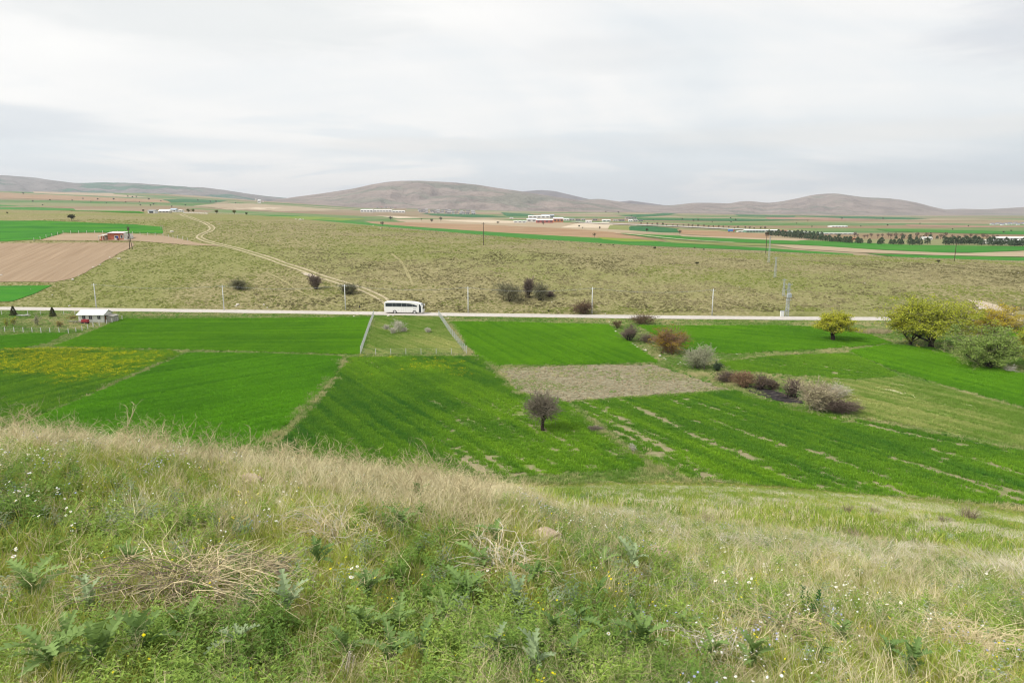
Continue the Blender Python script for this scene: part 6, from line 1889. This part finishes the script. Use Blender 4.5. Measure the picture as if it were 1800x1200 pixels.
# ---- steppe tussocks on the hill and rough grass on the valley margins
M_tus = blade_mat('steppe_tussock', (.52, .46, .275), (.16, .15, .06), .2, .75)
M_brow = blade_mat('brow_grass', (.56, .47, .33), (.33, .28, .17), .2, .6)
M_mar = blade_mat('margin_grass', (.60, .53, .29), (.16, .31, .04), .25, .7)
proto_set('tussock_protos', [blades('steppe_tussock', 34, .30, (.13, .30), .07, M_tus, 200 + s_, lean=.65, bend=.6, segs=2) for s_ in range(5)])
proto_set('margin_protos', [blades('margin_tuft', 34, .38, (.16, .42), .05, M_mar, 220 + s_, lean=.4, bend=.6, segs=2) for s_ in range(5)])
n = 150000
y = 205 + (rng.rand(n) ** 1.25) * 230; x = rng.uniform(-.86, .86, n) * y
k = (y > yr(x) + 4.5) & (y < ridgeR(x) + 25)
x, y = x[k], y[k]
z = zt(x, y); u, v = to_pix(x, y, z)
keep = np.ones(len(x), bool)
for pts in ([(-140, 428), (236, 428), (235, 432), (178, 463), (126, 490), (96, 496), (-140, 496)], [(-140, 502), (92, 502), (22, 530), (-140, 534)],
            [(-140, 387), (240, 394), (287, 399), (287, 412), (110, 411), (70, 423), (-140, 427)], [(70, 423), (112, 411), (290, 415), (390, 433), (240, 424)]):
    keep &= ~inside(u, v, pts)
tp = np.array(tr_main, float)
for a, b in zip(tp[:-1], tp[1:]):
    ab = b - a; t = np.clip(((u - a[0]) * ab[0] + (v - a[1]) * ab[1]) / (ab @ ab), 0, 1)
    keep &= np.hypot(u - a[0] - t * ab[0], (v - a[1] - t * ab[1]) * 1.6) > np.interp(v, [380, 530], [2.5, 5])
big = fbm(x / 34, y / 22, 31, 3); fin = fbm(x / 5, y / 5, 33, 3)
green = 1.3 * sstep(.50, .62, fbm(x / 30 + 4, y / 18, 35, 3)) + sstep(640, 320, u) * 1.25 + sstep(530, 552, v) * .3
tone = np.clip(.45 + (big - .5) * 1.5 + (fbm(x / 2.6, y / 1.5, 34, 2) - .5) * 1.15, 0, 1)
keep &= rng.rand(len(x)) < np.clip(.35 + (fin - .42) * 2.6, .15, 1.0)
kg = keep & (rng.rand(len(x)) < np.clip(green * .7, 0, .88))
kt = keep & ~kg
pts = np.column_stack([x, y, z])
lim = np.interp(u, [0, 500, 900, 1300, 1800], [404, 420, 441, 453, 466]) + (fbm(x / 20, y / 20, 37, 2) - .5) * 14
kb = kt & (v < lim) & (u > 300) & (rng.rand(len(x)) < .8)
kt = kt & ~kb
proto_set('brow_protos', [blades('brow_tuft', 34, .32, (.12, .26), .06, M_brow, 260 + s_, lean=.6, bend=.6, segs=2) for s_ in range(4)])
scatter('brow_grass', pts[kb], 'brow_protos', 'dry mauve-tan grass along the brow of the steppe hill', rng, scl=rng.uniform(.55, 1.1, kb.sum()), tone=np.clip(.5 + (fin[kb] - .5) * 2, 0, 1))
scatter('steppe_grass', pts[kt], 'tussock_protos', 'olive and straw tussocks covering the steppe hill', rng, scl=rng.uniform(.6, 1.45, kt.sum()), tone=tone[kt])
M_hg = blade_mat('hill_green_grass', (.35, .40, .10), (.18, .235, .045), .2, .6)
proto_set('hill_green_protos', [blades('hill_tuft', 34, .36, (.10, .28), .075, M_hg, 240 + s_, lean=.5, bend=.6, segs=2) for s_ in range(4)])
scatter('hill_grass', pts[kg], 'hill_green_protos', 'green spring grass patches on the steppe hill', rng, scl=rng.uniform(.6, 1.3, kg.sum()), tone=np.clip(.5 + (fin[kg] - .5) * 1.5, 0, 1))

n = 90000
y = rng.uniform(62, 222, n); x = rng.uniform(-.85, .85, n) * y
k = (y < yr(x) - 4.2)
x, y = x[k], y[k]
for poly in CROP_ALL:
    k = ~inside(x, y, poly); x, y = x[k], y[k]
fal = pix_poly([(872, 648), (1000, 643), (1148, 641), (1210, 660), (1282, 686), (1120, 697), (1000, 706), (915, 693), (890, 668)])
k = ~inside(x, y, fal) | (rng.rand(len(x)) < .30 * sstep(.44, .6, fbm(x / 7, y / 5, 57, 3))); x, y = x[k], y[k]
brn = pix_poly([(1330, 680), (1410, 690), (1415, 712), (1360, 706)]); k = ~inside(x, y, brn); x, y = x[k], y[k]
k = mound_z(x, y) < zt(x, y) - .5; x, y = x[k], y[k]
tone = np.clip(.40 + (fbm(x / 9, y / 6, 51, 3) - .5) * 1.8, 0, 1)
scatter('margin_grass', np.column_stack([x, y, zt(x, y)]), 'margin_protos', 'straw and green grass on the margins between the fields', rng, scl=rng.uniform(.6, 1.35, len(x)), tone=tone)

# ---- pale grass balks between the fields
bx_, by_, bt_ = [], [], []
for pts, wd, dn, tn in (([(452, 785), (500, 745), (555, 703), (585, 662), (603, 630)], 1.6, 5, .8), ([(985, 703), (1040, 742), (1100, 790), (1150, 818), (1215, 842)], 1.3, 5, .62), ([(845, 628), (872, 655), (908, 692), (985, 704)], 1.2, 4, .6),
                      ([(785, 560), (800, 582), (826, 622)], 1.2, 5, .85), ([(1235, 642), (1330, 628), (1420, 620), (1490, 619)], 1.2, 3, .7), ([(1500, 736), (1640, 762), (1800, 795), (1960, 828)], 1.3, 3, .6), ([(1575, 664), (1640, 677), (1720, 698), (1830, 726)], 1.3, 3, .75),
                      ([(110, 714), (240, 656), (320, 622)], .9, 3, .5), ([(90, 612), (300, 616.5), (470, 621), (610, 626)], .7, 3, .35), ([(1000, 707), (1120, 699), (1285, 688)], 1.0, 3, .55), ([(870, 645), (1000, 642), (1150, 640)], .6, 2, .3),
                      ([(200, 566), (140, 590), (92, 611)], .9, 3, .55), ([(1262, 660), (1300, 690), (1400, 722), (1500, 742)], 1.2, 3, .6), ([(1640, 618), (1700, 634), (1760, 650)], 1.2, 3, .7), ([(640, 628), (820, 626)], .6, 3, .45)):
    q = P([p[0] for p in pts], [p[1] for p in pts])[:, :2]
    d = np.concatenate([[0], np.cumsum(np.hypot(*np.diff(q, axis=0).T))]); n = int(d[-1] * dn * wd)
    s_ = rng.rand(n) * d[-1]
    k_ = fbm(s_ / 5, s_ * 0 + wd * 7, 59, 2) > .36
    s_ = s_[k_]; n = len(s_)
    bx_.append(np.interp(s_, d, q[:, 0]) + rng.randn(n) * wd * .45); by_.append(np.interp(s_, d, q[:, 1]) + rng.randn(n) * wd * .3); bt_.append(np.clip(tn + rng.randn(n) * .22, 0, 1))
x = np.concatenate(bx_); y = np.concatenate(by_)
k = mound_z(x, y) < zt(x, y) - .4
scatter('balk_grass', np.column_stack([x, y, zt(x, y)])[k], 'margin_protos', 'pale dry grass along the balks between the fields', rng, scl=rng.uniform(.7, 1.6, k.sum()), tone=np.concatenate(bt_)[k])
# ---- clods on the fallow field
M_clod = flat_mat('earth_clod', (.30, .25, .16), .95, .05, var=.3, scale=4)
def clod(seed):
    bm = bmesh.new(); bmesh.ops.create_icosphere(bm, subdivisions=1, radius=.16); rr_ = random.Random(seed)
    for v_ in bm.verts: v_.co *= rr_.uniform(.6, 1.25); v_.co.z *= .7
    me = bpy.data.meshes.new('clod'); bm.to_mesh(me); bm.free(); me.materials.append(M_clod)
    return bpy.data.objects.new('clod', me)
proto_set('clod_protos', [clod(s_) for s_ in range(4)])
x, y = in_poly_points(fal, 3.0)
k = rng.rand(len(x)) < .7
scatter('clods', np.column_stack([x, y, zt(x, y) + .08])[k], 'clod_protos', 'earth clods on the fallow field', rng, scl=rng.uniform(.4, 1.5, k.sum()))

# ---- the grassy slope at the viewer's feet
M_g1 = blade_mat('slope_green', (.44, .53, .10), (.20, .32, .05), .45, .6)
M_g2 = blade_mat('slope_yellow_green', (.58, .57, .14), (.34, .39, .075), .45, .6)
M_st = blade_mat('slope_straw', (.84, .77, .52), (.58, .53, .31), .3, .7)
M_tw = blade_mat('slope_twigs', (.70, .60, .37), (.44, .37, .22), .1, .7)
M_hb = blade_mat('slope_herbs', (.34, .46, .09), (.15, .27, .05), .3, .7)
M_gy = blade_mat('slope_grey_herbs', (.36, .42, .26), (.19, .26, .14), .2, .6)
W_ = (.45, .1)
lods = {
 'near': dict(w=.0042, n=(30, 16), hg=(.05, .16), hs=(.10, .26), r=.055, segs=4),
 'mid': dict(w=.0075, n=(26, 18), hg=(.07, .20), hs=(.13, .32), r=.10, segs=3),
 'far': dict(w=.022, n=(30, 22), hg=(.10, .24), hs=(.16, .34), r=.34, segs=2)}
for nm_, L_ in lods.items():
    s0 = {'near': 300, 'mid': 400, 'far': 500}[nm_]
    far_ = nm_ == 'far'
    proto_set(nm_ + '_green', [blades('grass_tuft', L_['n'][0], L_['r'], L_['hg'], L_['w'], M_g1 if s_ < (6 if far_ else 4) else M_g2, s0 + s_, .4, .9, L_['segs']) for s_ in range(7)])
    proto_set(nm_ + '_straw', [blades('straw_tuft', L_['n'][1], L_['r'] * .8, L_['hs'], L_['w'] * .75, M_st, s0 + 20 + s_, .5, 1.3, L_['segs'] + (0 if far_ else 1), W_) for s_ in range(6)])
    proto_set(nm_ + '_twig', [wiry('dry_herb', 3 if not far_ else 5, (.30, .62), {'near': .003, 'mid': .0055, 'far': .014}[nm_], M_tw, s0 + 40 + s_, 3, 2 if far_ else 3, .75, .6) for s_ in range(6)])
    proto_set(nm_ + '_herb', [leafy('leafy_herb', 7 if not far_ else 10, (.08, .26), {'near': .045, 'mid': .055, 'far': .11}[nm_], M_hb if s_ < 5 or nm_ == 'near' else M_gy, s0 + 60 + s_, 14 if not far_ else 8) for s_ in range(6)])
M_wh, _w1, _w2 = new_mat('petal_white', .6, .1); _w2.inputs['Base Color'].default_value = (.80, .80, .76, 1)
M_ce, _w1, _w2 = new_mat('flower_centre', .7, .1); _w2.inputs['Base Color'].default_value = (.62, .45, .03, 1)
M_bl, _w1, _w2 = new_mat('petal_blue', .7, .1); _w2.inputs['Base Color'].default_value = (.36, .38, .60, 1)
proto_set('daisy_protos', [flower('daisy', M_wh, M_ce, 600 + s_, .22, .013, 3, 10, .12, M_g1) for s_ in range(4)])
proto_set('small_flower_protos', [flower('small_flower', M_wh if s_ < 3 else M_bl, M_wh if s_ < 3 else M_bl, 620 + s_, .2, .007, 9, 5, .10, M_g1) for s_ in range(5)])
proto_set('yellow_flower_protos', [flower('yellow_flower', M_yel, M_yel, 640 + s_, .2, .008, 4, 5, .10, M_g1) for s_ in range(3)])

def g2d(u, v, cu, cv, su, sv_): return np.exp(-((u - cu) / su) ** 2 - ((v - cv) / sv_) ** 2)
def ring(d0, d1, dens, pw=0.0):
    ha = R(72) if d1 <= 16 else R(48)
    n = int(.5 * (d1 * d1 - d0 * d0) * 2 * ha * dens)
    t = rng.rand(n)
    d = np.sqrt(d0 * d0 + t * (d1 * d1 - d0 * d0)) if pw == 0 else d0 * (d1 / d0) ** t
    az = ha * (2 * rng.rand(n) - 1)
    x, y = np.sin(az) * d, np.cos(az) * d
    dcv = np.interp(az, _az, _dc); lim = np.interp(az, np.radians([-48, -10, -2, 6, 48]), [4.5, 7, 12, 90, 90])
    z = zt(x, y)
    k = (d < dcv + lim) & (mound_z(x, y) > z - .6)
    return x[k], y[k], z[k], d[k], az[k]
def straw_amount(x, y, z, d, az):
    u, v = to_pix(x, y, z)
    dcv = np.interp(az, _az, _dc)
    crest = sstep(dcv - 3.6, dcv - 1.0, d) * sstep(R(4), R(-6), az)
    s = .25 + .45 * crest * (1 - .3 * sstep(R(-24), R(-12), az)) + .30 * g2d(u, v, 1480, 1010, 380, 75) - .34 * g2d(u, v, 880, 1120, 330, 120) - .22 * g2d(u, v, 500, 1180, 400, 60) \
        - .18 * g2d(u, v, 80, 900, 170, 120) + .15 * g2d(u, v, 1700, 1190, 200, 60) + .2 * g2d(u, v, 740, 850, 160, 40) - .15 * g2d(u, v, 1250, 850, 400, 25)
    n_ = fbm(x / (.35 + d * .10), y / (.35 + d * .10), 71, 3) - .5
    return np.clip(s + n_ * 1.1, 0, 1), u, v, crest
def plant(nm_, d0, d1, dens, sc, pw=0.0):
    x, y, z, d, az = ring(d0, d1, dens, pw)
    s, u, v, crest = straw_amount(x, y, z, d, az)
    p = np.column_stack([x, y, z])
    tn = np.clip(.5 + (fbm(x / (.3 + .08 * d), y / (.3 + .08 * d), 73, 3) - .5) * 1.6, 0, 1)
    roll = rng.rand(len(x))
    herb = np.clip(.20 + 1.1 * (fbm(x / (.5 + .07 * d), y / (.5 + .07 * d), 75, 3) - .5) + .25 * g2d(u, v, 850, 1120, 450, 130), .04, .6) * (1 - .75 * crest)
    k_st = roll < s * .50
    k_tw = (~k_st) & (roll < s * .50 + .09 + .08 * s)
    rest = ~(k_st | k_tw)
    k_hb = rest & (rng.rand(len(x)) < herb)
    k_gr = rest & ~k_hb
    base = rng.uniform(.7, 1.3, len(x)) * sc
    for kk, key, lab, m_ in ((k_gr, '_green', 'green grass on the near slope', 1.0), (k_st, '_straw', 'dry straw-coloured grass on the near slope', 1.0 + .45 * crest),
                             (k_tw, '_twig', 'wiry dry herb stems on the near slope', .9 + .7 * crest), (k_hb, '_herb', 'leafy green herbs on the near slope', 1.0)):
        ss = (base * m_)[kk]
        scatter({'_green': 'grass', '_straw': 'straw_grass', '_twig': 'dry_herbs', '_herb': 'leafy_herbs'}[key], p[kk], nm_ + key, lab, rng, scl=ss, tone=tn[kk], tilt=.15)
plant('near', .9, 4.2, 380, .88)
plant('mid', 4.2, 16, 140, .9)
plant('far', 16, 92, 9, 1.0)
# matted grey straw lying flat on the right of the slope
M_mat = blade_mat('matted_straw', (.66, .61, .47), (.40, .37, .25), .15, .8)
proto_set('matted_protos', [blades('matted_straw', 60, .30, (.14, .32), .0085, M_mat, 700 + s_, lean=.12, bend=.35, segs=3, wind=(1.6, -.3), flat=1.15) for s_ in range(5)])
x, y, z, d, az = ring(10, 70, 4.0)
u, v = to_pix(x, y, z)
pk = rng.rand(len(x)) < sstep(.46, .62, fbm(x / 4, y / 2.5, 81, 3)) * sstep(940, 1150, u) * .9
scatter('matted_straw', (np.column_stack([x, y, z + .12]))[pk], 'matted_protos', 'flattened grey straw lying on the right of the near slope', rng, scl=rng.uniform(.6, 1.3, pk.sum()), tone=rng.rand(pk.sum()), tilt=.1)
# flowers
x, y, z, d, az = ring(2.3, 13, 9)
s, u, v, crest = straw_amount(x, y, z, d, az)
pk = rng.rand(len(x)) < .07 + .8 * g2d(u, v, 40, 970, 110, 90) + .35 * g2d(u, v, 1300, 1080, 200, 90)
scatter('daisies', np.column_stack([x, y, z])[pk], 'daisy_protos', 'white daisies dotted over the near slope', rng, scl=rng.uniform(.7, 1.25, pk.sum()))
x, y, z, d, az = ring(1.4, 14, 14)
u, v = to_pix(x, y, z)
pk = rng.rand(len(x)) < .05 + .5 * g2d(u, v, 150, 850, 250, 50) + .6 * g2d(u, v, 1400, 1150, 260, 70) + .4 * g2d(u, v, 870, 1070, 80, 40) + .4 * g2d(u, v, 1200, 910, 200, 40)
scatter('small_flowers', np.column_stack([x, y, z])[pk], 'small_flower_protos', 'tiny white and blue flowers on the near slope', rng, scl=rng.uniform(.7, 1.3, pk.sum()))
x, y, z, d, az = ring(1.4, 10, 3)
scatter('yellow_flowers', np.column_stack([x, y, z]), 'yellow_flower_protos', 'tiny yellow flowers on the near slope', rng, scl=rng.uniform(.6, 1.1, len(x)))
# ------------------------------------------------------------------ haze
hz, hnt, hb = new_mat('haze_air')
hnt.nodes.remove(hb)
pv = nd(hnt, 'ShaderNodeVolumePrincipled', {'Color': (.90, .93, 1.0), 'Density': 7.5e-5, 'Anisotropy': 0.2})
hnt.links.new(pv.outputs[0], hnt.nodes['Material Output'].inputs['Volume'])
hzo = MB().box(-13000, 13000, -400, 16500, -120, 620).build('haze', hz)
tag(hzo, kind='stuff')
